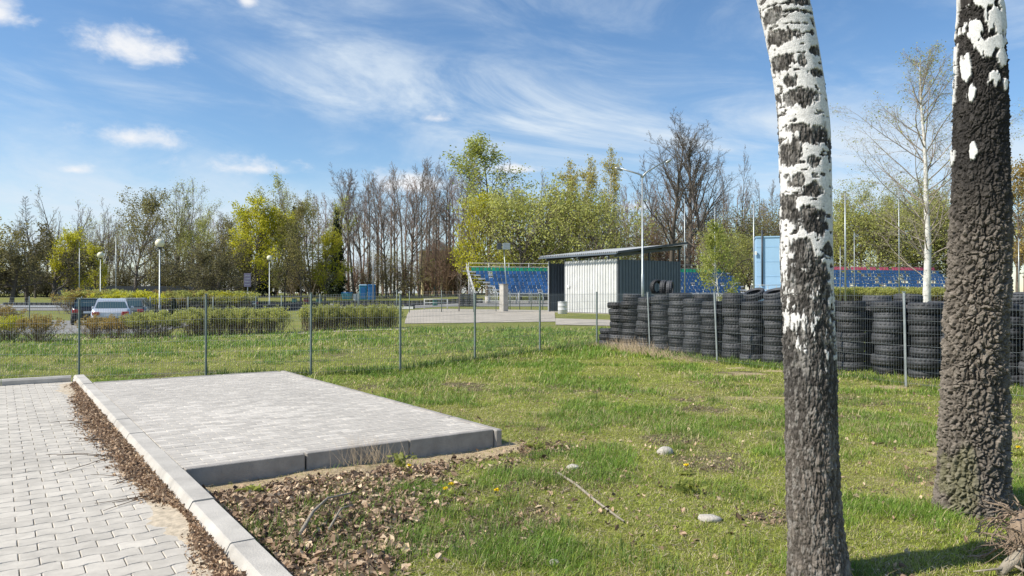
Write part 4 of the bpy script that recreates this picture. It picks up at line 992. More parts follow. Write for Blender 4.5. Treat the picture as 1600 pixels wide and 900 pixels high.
def make_tree(name, sp, seed, bark, twig, leaf=None, nleaf=0, lsize=.3, lspread=.35, lmin=0.0, keep=1.0, trunk_levels=1, leafband=None):
    rng = np.random.default_rng(seed); tubes, a, b, r, tips = grow_tree(rng, sp)
    t = thing(name, '', 'tree'); m = MB()
    for lev in range(trunk_levels + 1):
        for pts, rad in tubes[lev]: m.tube(pts, rad, (8, 5, 4)[lev])
    m.obj('trunk', bark, t); c = MB()
    for lev in range(trunk_levels + 1, 3):
        for pts, rad in tubes[lev]: c.tube(pts, rad, 3)
    if len(a): c.twigs(a, b, r, 0, rng)
    if leaf is not None and nleaf:
        tp = tips
        if keep < 1: # leaves in clumps: a noise field decides which twigs carry any
            q = fbm(tips[:, 0] * .45, tips[:, 1] * .45, tips[:, 2] * .45, 2, seed); tp = tips[q > np.quantile(q, 1 - keep)]
        tp = tp[tp[:, 2] > lmin]
        i = rng.integers(0, len(tp), nleaf); c.leaves(tp[i] + rng.normal(size=(nleaf, 3)) * lspread, lsize, 1, rng)
    c.obj('crown', [twig, leaf] if leaf is not None else [twig], t)
    return t
bare = dict(H=22, r=.24, segs=(9, 6, 4, 2, 2), jit=(.04, .11, .15, .2, .2), trop=(.02, .05, .05, .04, 0), n=(26, 9, 7, 4), start=(.30, .2, .15, .1), ang=(.75, .6, .6, .6), angtop=.5, len=(.30, .42, .45, .6), shape=lambda f: .45 + .8 * (1 - f), rmax=(.11, .05, .032, .024), rmin=.02, max=4)
vase = dict(bare, H=15, stems=4, spread=.22, foot=.1, r=.2, n=(11, 8, 6, 3), start=(.25, .2, .15, .1), len=(.34, .42, .45, .6), jit=(.06, .10, .14, .2, .2), ang=(.55, .55, .6, .6), angtop=.35)
bushy = dict(H=14, r=.26, segs=(8, 5, 4, 2, 2), jit=(.05, .13, .18, .25, .2), trop=(.02, .05, .03, 0, 0), n=(22, 7, 6, 4), start=(.16, .15, .1, .1), ang=(1.05, .7, .7, .7), angtop=.5, len=(.42, .5, .5, .6), shape=lambda f: .35 + 1.0 * math.sin(PI * min(1, f * .9 + .08)) ** .7, rmax=(.10, .05, .03, .02), rmin=.013, max=4)
orchard = dict(bushy, H=5.2, r=.22, segs=(5, 6, 4, 2, 2), n=(12, 9, 7, 4), start=(.25, .1, .1, .1), ang=(1.0, .8, .8, .8), angtop=.7, len=(.70, .5, .5, .6), jit=(.10, .2, .25, .3, .2), trop=(.0, .02, .0, 0, 0), shape=lambda f: .9)
larch = dict(bare, H=19, r=.2, n=(85, 9, 5, 2), start=(.08, .15, .1, .1), ang=(1.35, .6, .6, .6), angtop=.85, len=(.22, .4, .5, .6), shape=lambda f: .15 + 1.0 * (1 - f), rmax=(.05, .032, .024, .02), trop=(.02, .05, .0, 0, 0), max=3, segs=(9, 5, 3, 2, 2))
birch = dict(bare, H=12.6, r=.17, segs=(10, 6, 4, 3, 2), n=(46, 11, 8, 3), start=(.16, .15, .1, .1), ang=(1.0, .65, .75, .7), angtop=.7, len=(.34, .46, .5, .6), jit=(.025, .07, .15, .2, .2), trop=(.03, .06, -.02, -.15, -.2), shape=lambda f: .16 + .95 * math.sin(PI * min(1, .12 + f * .86)) ** 1.1 * (1 - .25 * f), rmax=(.035, .012, .008, .006), rmin=.005, max=4)
shrubby = dict(H=7, r=.07, stems=12, spread=.42, foot=.5, segs=(6, 4, 3, 2, 2), jit=(.08, .15, .2, .25, .2), trop=(.01, .06, .03, 0, 0), n=(12, 7, 5, 3), start=(.12, .1, .1, .1), ang=(.7, .7, .7, .7), len=(.42, .5, .5, .6), shape=lambda f: .5 + .5 * (1 - f), rmax=(.04, .025, .018, .014), rmin=.012, max=3)
PROTO = {}
def proto(key, *a, **k): PROTO[key] = (make_tree(*a, **k), a[1]['H'])
proto('bare1', 'bare_tree', bare, 11, M['bark'], M['twig']); proto('bare2', 'bare_tree', dict(bare, start=(.42, .2, .15, .1), n=(20, 8, 6, 4)), 12, M['bark'], M['twig']); proto('bare3', 'bare_tree', dict(bare, start=(.5, .2, .15, .1), len=(.24, .42, .45, .6), n=(20, 8, 6, 4)), 13, M['bark'], M['twig'])
proto('barebig', 'bare_tree', dict(bare, H=20, r=.38, n=(19, 10, 8, 4), start=(.28, .2, .15, .1), len=(.46, .45, .45, .6), ang=(.85, .6, .6, .6)), 14, M['bark'], M['twig_dark'])
proto('vase1', 'bare_tree', vase, 21, M['bark'], M['twig'], M['leaf_bud'], 500, .10, .3); proto('vase2', 'bare_tree', vase, 22, M['bark'], M['twig'], M['leaf_bud'], 4500, .09, .35)
proto('bud1', 'budding_tree', dict(bushy, H=17), 31, M['bark'], M['twig'], M['leaf_bud'], 6500, 0.158, .35, keep=.75); proto('bud2', 'budding_tree', dict(vase, H=17), 32, M['bark'], M['twig'], M['leaf_bud'], 7000, 0.145, .4, keep=.7)
proto('olive', 'budding_tree', bushy, 33, M['bark'], M['twig_dark'], M['leaf_olive'], 8000, 0.158, .35)
proto('maple1', 'leafy_tree', dict(bushy, H=12), 41, M['bark'], M['twig'], M['leaf_yg'], 9750, 0.185, .32, keep=.85); proto('maple2', 'leafy_tree', dict(bushy, H=9, ang=(1.2, .7, .7, .7)), 42, M['bark'], M['twig'], M['leaf_yg'], 6000, 0.172, .35, keep=.8)
proto('tallbud', 'budding_tree', dict(bare, H=22, n=(26, 8, 6, 4), start=(.22, .2, .15, .1), len=(.34, .45, .45, .6)), 43, M['bark'], M['twig'], M['leaf_green'], 6300, 0.172, .4, keep=.7)
proto('farbirch', 'budding_birch', dict(bare, H=17, n=(30, 8, 6, 4), start=(.2, .2, .15, .1), len=(.26, .45, .5, .6), trop=(.02, .05, -.04, -.12, 0)), 44, M['birchbark'], M['twig'], M['leaf_cat'], 5580, 0.145, .35, keep=.85)
proto('willow', 'leafy_tree', dict(bushy, H=8.5, ang=(1.15, .8, .8, .7), len=(.6, .5, .5, .6)), 45, M['bark'], M['twig'], M['leaf_bud'], 6600, 0.158, .4)
proto('ochre', 'leafy_tree', dict(bushy, H=13), 46, M['bark'], M['twig'], M['leaf_orange'], 6300, 0.172, .35)
proto('orch1', 'orchard_tree', orchard, 51, M['twig_dark'], M['twig_dark'], M['leaf_dark'], 3000, .13, .2); proto('orch2', 'orchard_tree', orchard, 52, M['twig_dark'], M['twig_dark'], M['leaf_olive'], 2600, .13, .2)
proto('larch', 'bare_tree', larch, 61, M['bark'], M['twig_dark'])
proto('thicket', 'bare_thicket', shrubby, 71, M['twig_red'], M['twig_red']); proto('thicket2', 'budding_thicket', shrubby, 72, M['twig'], M['twig'], M['leaf_olive'], 5000, .09, .35); proto('thicket3', 'leafy_thicket', dict(shrubby, H=5.5), 73, M['twig'], M['twig'], M['leaf_bud'], 11000, .10, .35); proto('darkthicket', 'dark_thicket', dict(shrubby, H=5), 74, M['twig_dark'], M['twig_dark'], M['leaf_dark'], 8000, .11, .35)
def make_spruce():
    rng = np.random.default_rng(81); t = thing('spruce_tree', '', 'tree'); Hh = 18.0; MB().tube([(0, 0, 0), (0, 0, Hh)], [.22, .02], 7).obj('trunk', M['bark'], t)
    c = MB(); pts = []
    z = 1.2
    while z < Hh - .2:
        L_ = (1 - z / Hh) ** .85 * 3.0 + .15
        for k in range(7):
            a = rng.uniform(0, 2 * PI); l = L_ * rng.uniform(.7, 1.1); dirv = np.array((math.cos(a), math.sin(a), 0))
            c.tube([(0, 0, z), dirv * l * .6 + (0, 0, z - .10 * l), dirv * l + (0, 0, z - .12 * l)], [.03, .02, .006], 3)
            n = int(14 * l) + 4
            f = rng.uniform(.15, 1, n); p = dirv[None] * (l * f)[:, None] + np.c_[np.zeros(n), np.zeros(n), z - .14 * l * f]; pts.append(p + rng.normal(size=(n, 3)) * np.array((.16, .16, .12)))
        z += rng.uniform(.28, .42)
    c.leaves(np.concatenate(pts), .28, 1, rng, .3, long=1.9); c.obj('crown', [M['bark'], M['needle']], t); PROTO['spruce'] = (t, Hh)
make_spruce()
KINDN = {}
tree_rng = np.random.default_rng(99)
def place_tree(key, px, py, Y, label, wide=1.0, group='trees of the wood edge behind the track', first=set()):
    root, H0 = PROTO[key]; X = XY(px, Y); z = hz(X, Y); s = (Zat(py, Y) - z) / H0
    rz = tree_rng.uniform(0, 6.28)
    if key in first: o = dup(root, (X, Y, z), rz, (s * wide, s * wide, s))
    else: o = root; first.add(key); o.location = (X, Y, z); o.rotation_euler = (0, 0, rz); o.scale = (s * wide, s * wide, s)
    o['label'] = label; o['group'] = group; return o
# left of the picture
place_tree('larch', 55, 305, 120, 'tall dark conical leafless larch at the left end of the tree line')
for k, (px, py, Y, key, lb) in enumerate(((18, 398, 92, 'orch1', 'dark spreading orchard tree at the left picture edge'), (43, 392, 98, 'orch2', 'dark orchard tree under the conical larch'), (84, 388, 94, 'orch1', 'dark orchard tree left of the small yellow tree'), (-25, 385, 90, 'orch2', 'dark orchard tree cut off by the left picture edge'),
                             (300, 398, 100, 'orch1', 'dark low tree right of the large globe lamp'), (345, 402, 104, 'orch2', 'dark low tree left of the yellow maple'), (335, 410, 86, 'orch1', 'reddish dark low tree behind the middle hedge'))): place_tree(key, px, py, Y, lb, 1.15, 'low dark trees behind the parking lot')
place_tree('vase1', 103, 310, 130, 'bare vase-shaped tree right of the conical larch'); place_tree('vase1', 160, 324, 132, 'bare slim vase-shaped tree above the rear globe lamp', .8); place_tree('maple2', 108, 383, 96, 'small yellow-green tree left of the rear globe lamp', .75)
place_tree('maple2', 150, 400, 104, 'small yellow-green tree behind the rear globe lamp', .7)
place_tree('olive', 212, 330, 100, 'large olive-brown budding tree behind the silver car', 1.0); place_tree('bare1', 243, 322, 128, 'thin bare tree just above the large globe lamp', .8); place_tree('vase2', 276, 304, 128, 'tall pale budding tree right of the large globe lamp'); place_tree('bud2', 316, 318, 122, 'yellowish budding tree left of the dark spruces', .85)
place_tree('bare2', 352, 340, 130, 'dark bare tree between budding tree and yellow maple', .9); place_tree('spruce', 384, 333, 132, 'dark spruce peeping out left of the yellow maple', .8); place_tree('spruce', 411, 326, 124, 'dark spruce tip above the yellow maple', .7)
place_tree('maple1', 400, 344, 106, 'bright yellow-green maple, the brightest crown in the tree line', .95); place_tree('vase2', 430, 314, 134, 'pale budding tree behind the yellow maple', .85); place_tree('spruce', 459, 322, 126, 'narrow spruce at the left flank of the big budding crown', .8)
place_tree('bud2', 487, 287, 118, 'large rounded yellow-green budding tree left of the bare wood', .9); place_tree('olive', 470, 345, 106, 'brownish budding tree below the rounded budding crown', .8); place_tree('spruce', 526, 322, 116, 'dark spruce right of the rounded budding tree', .75); place_tree('maple2', 508, 385, 108, 'small yellow-green tree under the spruce', .7); place_tree('bud1', 445, 380, 108, 'low budding tree right of the yellow maple', .9)
bt = [(528, 284, 124), (545, 276, 128), (553, 272, 120), (566, 290, 132), (578, 282, 122), (590, 278, 130), (603, 290, 120), (616, 276, 128), (630, 262, 124), (642, 270, 132), (655, 262, 120), (668, 264, 130), (681, 266, 124), (694, 274, 134), (704, 262, 128), (716, 250, 122), (732, 280, 136)]
for k, (px, py, Y) in enumerate(bt): place_tree(('bare1', 'bare2', 'bare3')[k % 3], px, py, Y, f'tall bare tree, {ORD[k + 1]} from the left in the leafless wood', 1.0, 'tall bare trees of the leafless wood')
place_tree('tallbud', 762, 238, 112, 'tallest tree with fresh green tufts, right of the bare wood', 1.5); place_tree('maple2', 742, 338, 106, 'bright yellow-green tree at the foot of the tall tufted tree', .8); place_tree('vase1', 835, 264, 140, 'pale bare tree between tall tufted tree and birches', .7)
place_tree('willow', 812, 338, 102, 'rounded yellow-green willow above the blue seats', .95); place_tree('willow', 852, 332, 106, 'rounded yellow-green willow behind the left shed roof', .95); place_tree('farbirch', 884, 272, 110, 'yellow-green birch behind the shed, left of three', .95); place_tree('farbirch', 912, 268, 114, 'yellow-green birch behind the shed, middle of three', .9); place_tree('farbirch', 956, 254, 112, 'tall drooping birch behind the shed, right of three', .7)
place_tree('willow', 930, 345, 104, 'low yellow-green tree right behind the shed roof', .9); place_tree('bare3', 985, 300, 132, 'thin bare tree left of the double-armed lamp', .8)
for k, (px, py, Y, w, key) in enumerate(((1022, 262, 126, .7, 'bare1'), (1048, 224, 112, 1.1, 'barebig'), (1074, 214, 116, 1.1, 'barebig'), (1112, 230, 110, 1.1, 'barebig'), (1134, 262, 128, .7, 'bare2'), (1160, 248, 132, .7, 'bare3'), (1190, 292, 130, .8, 'bare2'), (1215, 300, 128, .8, 'bare1'))): place_tree(key, px, py, Y, f'dark bare tree, {ORD[k + 1]} from the left between the double-armed lamp and white birch', w, 'large bare trees right of the shed')
place_tree('willow', 1130, 385, 96, 'low yellow-green tree left of the blue building', .8); place_tree('willow', 1164, 392, 102, 'low olive-green tree just left of the blue building', .8)
for k, (px, py, Y, key, w) in enumerate(((1308, 318, 118, 'farbirch', 1.1), (1345, 322, 114, 'bud1', 1.0), (1385, 330, 120, 'farbirch', 1.1), (1425, 318, 116, 'bud1', 1.0), (1465, 312, 118, 'farbirch', 1.2), (1325, 360, 112, 'willow', 1.0), (1375, 358, 110, 'willow', 1.1), (1430, 356, 112, 'willow', 1.1), (1480, 350, 112, 'willow', 1.1))): place_tree(key, px, py, Y, f'yellow-green tree, {ORD[k + 1]} of those behind the red-topped stand', w, 'yellow-green trees behind the red-topped stand')
place_tree('ochre', 1590, 292, 104, 'ochre-yellow budding tree at the right picture edge', .9); place_tree('ochre', 1640, 300, 108, 'ochre-yellow budding tree cut off by the right picture edge'); place_tree('bud1', 1545, 320, 112, 'budding tree hidden behind the dark birch trunk')
th = [('thicket2', 150, 416), ('darkthicket', 190, 420), ('darkthicket', 255, 415), ('darkthicket', 320, 415), ('thicket2', 365, 412), ('darkthicket', 420, 415), ('thicket2', 455, 405), ('darkthicket', 490, 410), ('thicket2', 520, 405), ('thicket', 550, 398), ('thicket', 580, 392), ('thicket2', 610, 396), ('thicket', 640, 386), ('thicket', 665, 388), ('thicket', 690, 376), ('thicket', 715, 380),
      ('thicket3', 740, 392), ('thicket3', 775, 388), ('thicket3', 810, 385), ('thicket3', 850, 380), ('thicket2', 985, 350), ('thicket2', 1020, 352), ('thicket', 1050, 350), ('thicket', 1085, 352), ('thicket2', 1120, 360)]
for k, (key, px, py) in enumerate(th): place_tree(key, px, py, 123 + (k * 37 % 11) - 3, f'brush thicket, {ORD[k + 1]} from the left along the foot of the wood', 1.35, 'brush thickets at the foot of the wood')
for k, (px, py) in enumerate(((1150, 340), (1185, 345), (1225, 345), (1270, 345))): place_tree('thicket2', px, py, 124, ('brown thicket behind the pole left of the blue building', 'brown thicket just above the blue building', 'brown thicket hidden left behind the white birch trunk', 'brown thicket hidden right behind the white birch trunk')[k], 1.3, 'brown thickets behind the blue building')
for k, (px, py, key, w) in enumerate(((-10, 372, 'vase1', 1.1), (25, 352, 'bare1', 1.0), (72, 338, 'vase1', .9), (128, 342, 'bare2', 1.0), (142, 352, 'vase2', 1.0), (182, 345, 'vase1', .9), (200, 352, 'bare3', 1.1), (262, 340, 'vase1', 1.0), (296, 335, 'bare1', 1.0), (332, 345, 'vase1', 1.0), (362, 352, 'bare2', 1.1), (376, 362, 'olive', .8))):
    place_tree(key, px, py, 140 + (k * 5) % 9, f'grey leafless tree, {ORD[k + 1]} from the left in the rear row behind the parking lot', w, 'rear row of grey trees behind the parking lot')
for k, (px, py) in enumerate(((-30, 418), (10, 425), (40, 420), (75, 428), (112, 422))): place_tree('darkthicket', px, py, 126, f'dark thicket, {ORD[k + 1]} from the left behind the orchard trees', 1.5, 'dark thickets behind the orchard trees')
# the far wood behind, one mass
def far_wood():
    rng = np.random.default_rng(5); m = MB(); me = [c for c in PROTO['bare2'][0].children if c.name.startswith('crown')][0].data; mt = [c for c in PROTO['bare2'][0].children if c.name.startswith('trunk')][0].data
    def arr(me):
        v = np.zeros(len(me.vertices) * 3); me.vertices.foreach_get('co', v); lt = np.zeros(len(me.polygons), np.int32); me.polygons.foreach_get('loop_total', lt); lv = np.zeros(len(me.loops), np.int32); me.loops.foreach_get('vertex_index', lv)
        out = []; st = np.r_[0, np.cumsum(lt)[:-1]]
        for n in (3, 4): 
            s = st[lt == n]
            if len(s): out.append(lv[s[:, None] + np.arange(n)])
        return v.reshape(-1, 3), out
    parts = [arr(me), arr(mt)]
    for px in range(60, 1640, 11):
        Y = rng.uniform(150, 185); top = np.interp(px, [60, 300, 420, 560, 720, 760, 960, 1040, 1180, 1300, 1640], [368, 360, 350, 305, 290, 320, 325, 290, 320, 345, 345]) + rng.normal() * 9
        X = XY(px, Y); z = hz(X, Y); s = (Zat(top, Y) - z) / 22; a = rng.uniform(0, 6.28); ca, sa = math.cos(a), math.sin(a)
        for v, fs in parts:
            q = np.c_[(v[:, 0] * ca - v[:, 1] * sa) * s + X, (v[:, 0] * sa + v[:, 1] * ca) * s + Y, v[:, 2] * s + z]; b = m.n; m.v.append(q); m.n += len(q); m.c.append(np.ones((len(q), 3)))
            for f in fs: m.f.append((f + b, 0, True))
    o = m.obj('distant_wood', M['twig_red']); tag(o, 'mass of distant leafless wood behind the tree line', 'wood', kind='stuff')
far_wood()
# the slender birch beyond the tyres, and the small leafy sapling
t = make_tree('birch_tree', birch, 204, M['birchbark'], M['twig_birch'], M['leaf_bud'], 3800, .045, .10, trunk_levels=0); Y = 35.0; X = XY(1447, Y); z = hz(X, Y); t.location = (X, Y, z); s = (Zat(92, Y) - z) / 12.6; t.scale = (s * 1.15, s * 1.15, s); t.rotation_euler = (0, 0, 2.0)
tag(t, 'slender young birch with thin white trunk and tiny leaves behind the tyres', 'tree')
sap = dict(birch, H=5, r=.05, n=(22, 7, 5, 2), start=(.2, .1, .1, .1), len=(.26, .45, .5, .5), rmax=(.018, .010, .006, .005), max=3)
t = make_tree('sapling', sap, 301, M['birchbark'], M['twig'], M['leaf_green'], 2600, .075, .12); Y = 34.0; X = XY(1124, Y); z = hz(X, Y); t.location = (X, Y, z); s = (Zat(352, Y) - z) / 5; t.scale = (s, s, s); tag(t, 'small sapling with fresh green leaves behind the tyre stacks', 'tree')
t = make_tree('sapling', dict(sap, H=4, n=(18, 6, 5, 2)), 302, M['bark'], M['twig']); Y = 52.0; X = XY(717, Y); z = hz(X, Y); t.location = (X, Y, z); s = (Zat(408, Y) - z) / 4; t.scale = (s, s, s); tag(t, 'small leafless sapling left of the stand scaffolding', 'tree')

# ------------------------------------------------------------------ shrubs
def make_shrub(seed, leaf, Hh=1.25, nleaf=4600, twig='twig_shrub', stems=52, spread=.52, foot=.24):
    sp = dict(H=Hh, r=.016, stems=stems, spread=spread, foot=foot, segs=(5, 4, 3, 2), jit=(.08, .14, .2, .2), trop=(.02, .08, .05, 0), n=(7, 4, 3), start=(.22, .2, .2), ang=(.5, .55, .6), len=(.42, .5, .6), shape=lambda f: .6 + .4 * (1 - f), rmax=(.010, .007, .005), rmin=.0045, max=2)
    rng = np.random.default_rng(seed); tubes, a, b, r, tips = grow_tree(rng, sp); t = thing('shrub', '', 'shrub'); m = MB()
    for lev in (0, 1, 2):
        for pts, rad in tubes[lev]: m.tube(pts, rad, 3)
    m.obj('stems', M[twig], t); w = S(.35, .95, tips[:, 2] / Hh) ** 1.8 + .015; i = rng.choice(len(tips), nleaf, p=w / w.sum()); c = MB(); c.leaves(tips[i] + rng.normal(size=(nleaf, 3)) * .05, .045, 0, rng); c.obj('foliage', leaf, t); return t
SH = [make_shrub(401, M['leaf_bud']), make_shrub(402, M['leaf_yg'], nleaf=4200), make_shrub(403, M['leaf_orange'], nleaf=3600), make_shrub(404, M['leaf_bud'], nleaf=6500, stems=60, spread=.40, foot=.30)]
shused = set()
def shrub(k, px, Y, topy, wide, label, group):
    X = XY(px, Y); z = hz(X, Y); s = (Zat(topy, Y) - z) / 1.48; wide = wide * 1.10; rz = tree_rng.uniform(0, 6.28)
    if k in shused: o = dup(SH[k], (X, Y, z), rz, (s * wide, s * wide, s))
    else: shused.add(k); o = SH[k]; o.location = (X, Y, z); o.rotation_euler = (0, 0, rz); o.scale = (s * wide, s * wide, s)
    o['label'] = label; o['group'] = group
shrub(1, 14, 25.6, 489, .95, 'round yellow-tipped shrub at the left picture edge', 'shrubs by the parking lot'); shrub(2, 62, 25.4, 489, 1.0, 'round brownish shrub right of the yellow-tipped one', 'shrubs by the parking lot'); shrub(2, 2, 36, 474, 1.0, 'brown shrub further back at the left picture edge', 'shrubs by the parking lot'); shrub(1, -45, 25.8, 488, 1.0, 'yellow-tipped shrub cut off by the left picture edge', 'shrubs by the parking lot')
for k, px in enumerate((146, 180, 216, 249)): shrub((2, 2, 0, 0)[k], px, 27.2, (490, 490, 486, 482)[k], .85, f'loose budding shrub, {ORD[k + 1]} from the left in front of the silver car', 'shrubs in front of the silver car')
for k, px in enumerate((298, 320, 342, 364, 386, 408, 428)): shrub((0, 0, 3, 3, 0, 3, 3)[k], px, 28.0 + .15 * k, 478 + (k % 2) * 2, .72, f'budding shrub, {ORD[k + 1]} from the left in the middle hedge row', 'shrubs of the middle hedge row')
for k, px in enumerate((484, 502, 520, 538, 556, 574, 592, 610)): shrub(3, px, 29.4 + .1 * k, 474 + (k * 5 % 3), .72, f'clipped dense shrub, {ORD[k + 1]} from the left in the right hedge row', 'shrubs of the right hedge row')
for k, px in enumerate((120, 138, 156, 174, 192, 208, 224)): shrub((2, 0, 2, 0, 1, 0, 1)[k], px, 60 - (k > 3) * 6, 450 + (k % 3), 1.15, f'far hedge shrub, {ORD[k + 1]} from the left behind the parked cars', 'far shrubs behind the parked cars')
for k, px in enumerate((250, 268, 286, 304, 322, 340, 358, 376)): shrub((2, 0, 0, 2, 0, 1, 1, 0)[k], px, 58 + k * .6, 452 + (k % 2), 1.15, f'far hedge shrub, {ORD[k + 1]} to the right of the large globe lamp', 'far shrubs right of the large globe lamp')
place_tree('spruce', 272, 466, 36, 'tiny dark spruce seedling among the shrubs', 1.7, 'spruce seedling'); 
# bushes under the red-topped stand
for k, px in enumerate((1305, 1328, 1352, 1376, 1400, 1424, 1448, 1472)): shrub(0, px, 82, 447, 1.6, f'low green shrub, {ORD[k + 1]} from the left below the red-topped stand', 'low shrubs below the red-topped stand')

# ------------------------------------------------------------------ grass, leaves and litter
def lawn_ok(x, y):
    v, u = vu(x, y); ok = ~((v < 1.25) & (u < 15.05)); ok &= ~((v < PADV[1] + .01) & (v > 1) & (u > PADU[0] - .02) & (u < PADU[1] + .02)); return ok
def build_grass():
    rng = np.random.default_rng(17); m = MB()
    def scatter(n, ya, yb, hmean, wid, tall=1.0, xr=None, sel=None, p=2.0):
        y = ya + (yb - ya) * rng.random(n) ** (1 / 1.0); hw = y * .74 + .5
        x = rng.uniform(-1, 1, n) * hw
        if xr is not None: x = rng.uniform(*xr, n)
        ok = lawn_ok(x, y)
        lf, so_, sa = masks(x, y); nr = y < 22
        dens = np.where(nr, (1 - .80 * np.maximum(lf, so_)) * (1 - .9 * sa), 1) * (.62 + .55 * S(.3, .65, fbm(x * 1.6, y * 1.6, 0, 4, 131)))
        ok &= rng.random(n) < dens
        if sel is not None: ok &= sel(x, y)
        x, y = x[ok], y[ok]; n = len(x); z = H(x, y)
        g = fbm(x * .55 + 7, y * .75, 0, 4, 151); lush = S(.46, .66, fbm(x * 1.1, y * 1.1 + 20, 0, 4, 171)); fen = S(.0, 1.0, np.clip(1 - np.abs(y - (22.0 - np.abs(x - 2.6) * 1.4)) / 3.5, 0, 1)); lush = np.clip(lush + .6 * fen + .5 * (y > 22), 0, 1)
        h = hmean * rng.lognormal(0, .4, n) * (.6 + 1.0 * lush); a = rng.uniform(0, 2 * PI, n); lean = rng.uniform(.3, 1.6, n) * h
        d = np.c_[np.cos(a), np.sin(a), np.zeros(n)]; s = np.c_[-np.sin(a), np.cos(a), np.zeros(n)] * (wid * rng.uniform(.6, 1.4, n) * np.maximum(1, y / 9))[:, None]
        b = np.c_[x, y, z - .005]; mid = b + d * (lean * .35)[:, None] + np.c_[np.zeros(n), np.zeros(n), h * .6]; tip = b + d * lean[:, None] + np.c_[np.zeros(n), np.zeros(n), h]
        green = np.array((.155, .275, .030)); yg = np.array((.41, .455, .065)); straw = np.array((.58, .49, .26))
        w = np.clip(lush + rng.normal(size=n) * .28, 0, 1)[:, None]; col = green * w + yg * (1 - w)
        st = (rng.random(n) < .06 + .22 * (1 - lush) + .18 * S(.52, .68, g))[:, None]; col = np.where(st, straw * rng.uniform(.7, 1.15, (n, 1)), col) * rng.uniform(.75, 1.25, (n, 1))
        V_ = np.stack([b - s, b + s, mid - s * .7, mid + s * .7, tip], 1).reshape(-1, 3); k = np.arange(n)[:, None] * 5; base = m.n
        m.add(V_, k + np.array([0, 1, 3, 2]), 0, False, np.repeat(col, 5, 0)); m.f.append((k + np.array([2, 3, 4]) + base, 0, False))
    def thatch(n, ya, yb):
        y = ya + (yb - ya) * rng.random(n); x = rng.uniform(-1, 1, n) * (y * .74 + .3); ok = lawn_ok(x, y); x, y = x[ok], y[ok]; n = len(x)
        a = rng.uniform(0, 2 * PI, n); L_ = rng.uniform(.015, .06, n); d = np.c_[np.cos(a), np.sin(a), rng.uniform(-.05, .35, n)] * L_[:, None]; s = np.c_[-np.sin(a), np.cos(a), np.zeros(n)] * (.0016 * np.maximum(1, y / 7))[:, None]
        b = np.c_[x, y, H(x, y) + rng.uniform(.002, .018, n)]; c = np.array([(.55, .47, .28), (.38, .31, .18), (.22, .17, .10), (.62, .56, .38)])[rng.integers(0, 4, n)] * rng.uniform(.7, 1.1, (n, 1))
        k = np.arange(n)[:, None] * 4; m.add(np.stack([b - s, b + s, b + d + s, b + d - s], 1).reshape(-1, 3), k + np.array([0, 1, 2, 3]), 0, False, np.repeat(c, 4, 0))
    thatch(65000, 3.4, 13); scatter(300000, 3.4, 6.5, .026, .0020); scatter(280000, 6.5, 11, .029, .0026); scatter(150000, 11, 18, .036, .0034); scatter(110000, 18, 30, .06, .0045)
    # clumps of longer grass
    cl = rng.uniform(0, 1, (90, 2)) * np.array((11, 10)) + np.array((-2.2, 3.6))
    extra = [G(735, 870)[:2], G(640, 850)[:2], G(800, 840)[:2], G(870, 830)[:2], G(690, 800)[:2], G(760, 800)[:2], G(1080, 770)[:2], G(1150, 790)[:2], G(920, 750)[:2], G(840, 715)[:2], G(900, 870)[:2], G(1000, 880)[:2]]
    for q in extra: cl = np.r_[cl, q[None] + rng.normal(size=(2, 2)) * .1]
    def clump(c, n, rad, hh, ww, cols):
        x = c[0] + rng.normal(size=n) * rad; y = c[1] + rng.normal(size=n) * rad; ok = lawn_ok(x, y); x, y = x[ok], y[ok]; n = len(x)
        if n == 0: return
        h = hh * rng.lognormal(0, .3, n); a = rng.uniform(0, 2 * PI, n); lean = rng.uniform(.1, .7, n) * h; d = np.c_[np.cos(a), np.sin(a), np.zeros(n)]; s = np.c_[-np.sin(a), np.cos(a), np.zeros(n)] * ww
        b = np.c_[x, y, H(x, y) - .005]; mid = b + d * (lean * .3)[:, None] + np.c_[np.zeros(n), np.zeros(n), h * .6]; tip = b + d * lean[:, None] + np.c_[np.zeros(n), np.zeros(n), h]
        col = np.array(cols) * rng.uniform(.7, 1.3, (n, 1)); V_ = np.stack([b - s, b + s, mid - s * .7, mid + s * .7, tip], 1).reshape(-1, 3); k = np.arange(n)[:, None] * 5; base = m.n
        m.add(V_, k + np.array([0, 1, 3, 2]), 0, False, np.repeat(col, 5, 0)); m.f.append((k + np.array([2, 3, 4]) + base, 0, False))
    for c in cl: clump(c, 110, rng.uniform(.05, .14), rng.uniform(.045, .085), .0026, (.17, .25, .045))
    # unmown strip along the fence; shadow painted in as darker green before the corner
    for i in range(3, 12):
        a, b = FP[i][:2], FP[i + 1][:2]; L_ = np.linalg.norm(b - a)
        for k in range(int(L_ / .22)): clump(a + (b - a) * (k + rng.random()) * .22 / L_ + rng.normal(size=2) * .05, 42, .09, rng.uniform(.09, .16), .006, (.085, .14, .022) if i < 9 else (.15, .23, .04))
    o = m.obj('grass', M['blade'], color=True); tag(o, 'short patchy spring grass of the lawn', 'grass', kind='stuff')
    print('grass verts', m.n)
build_grass()
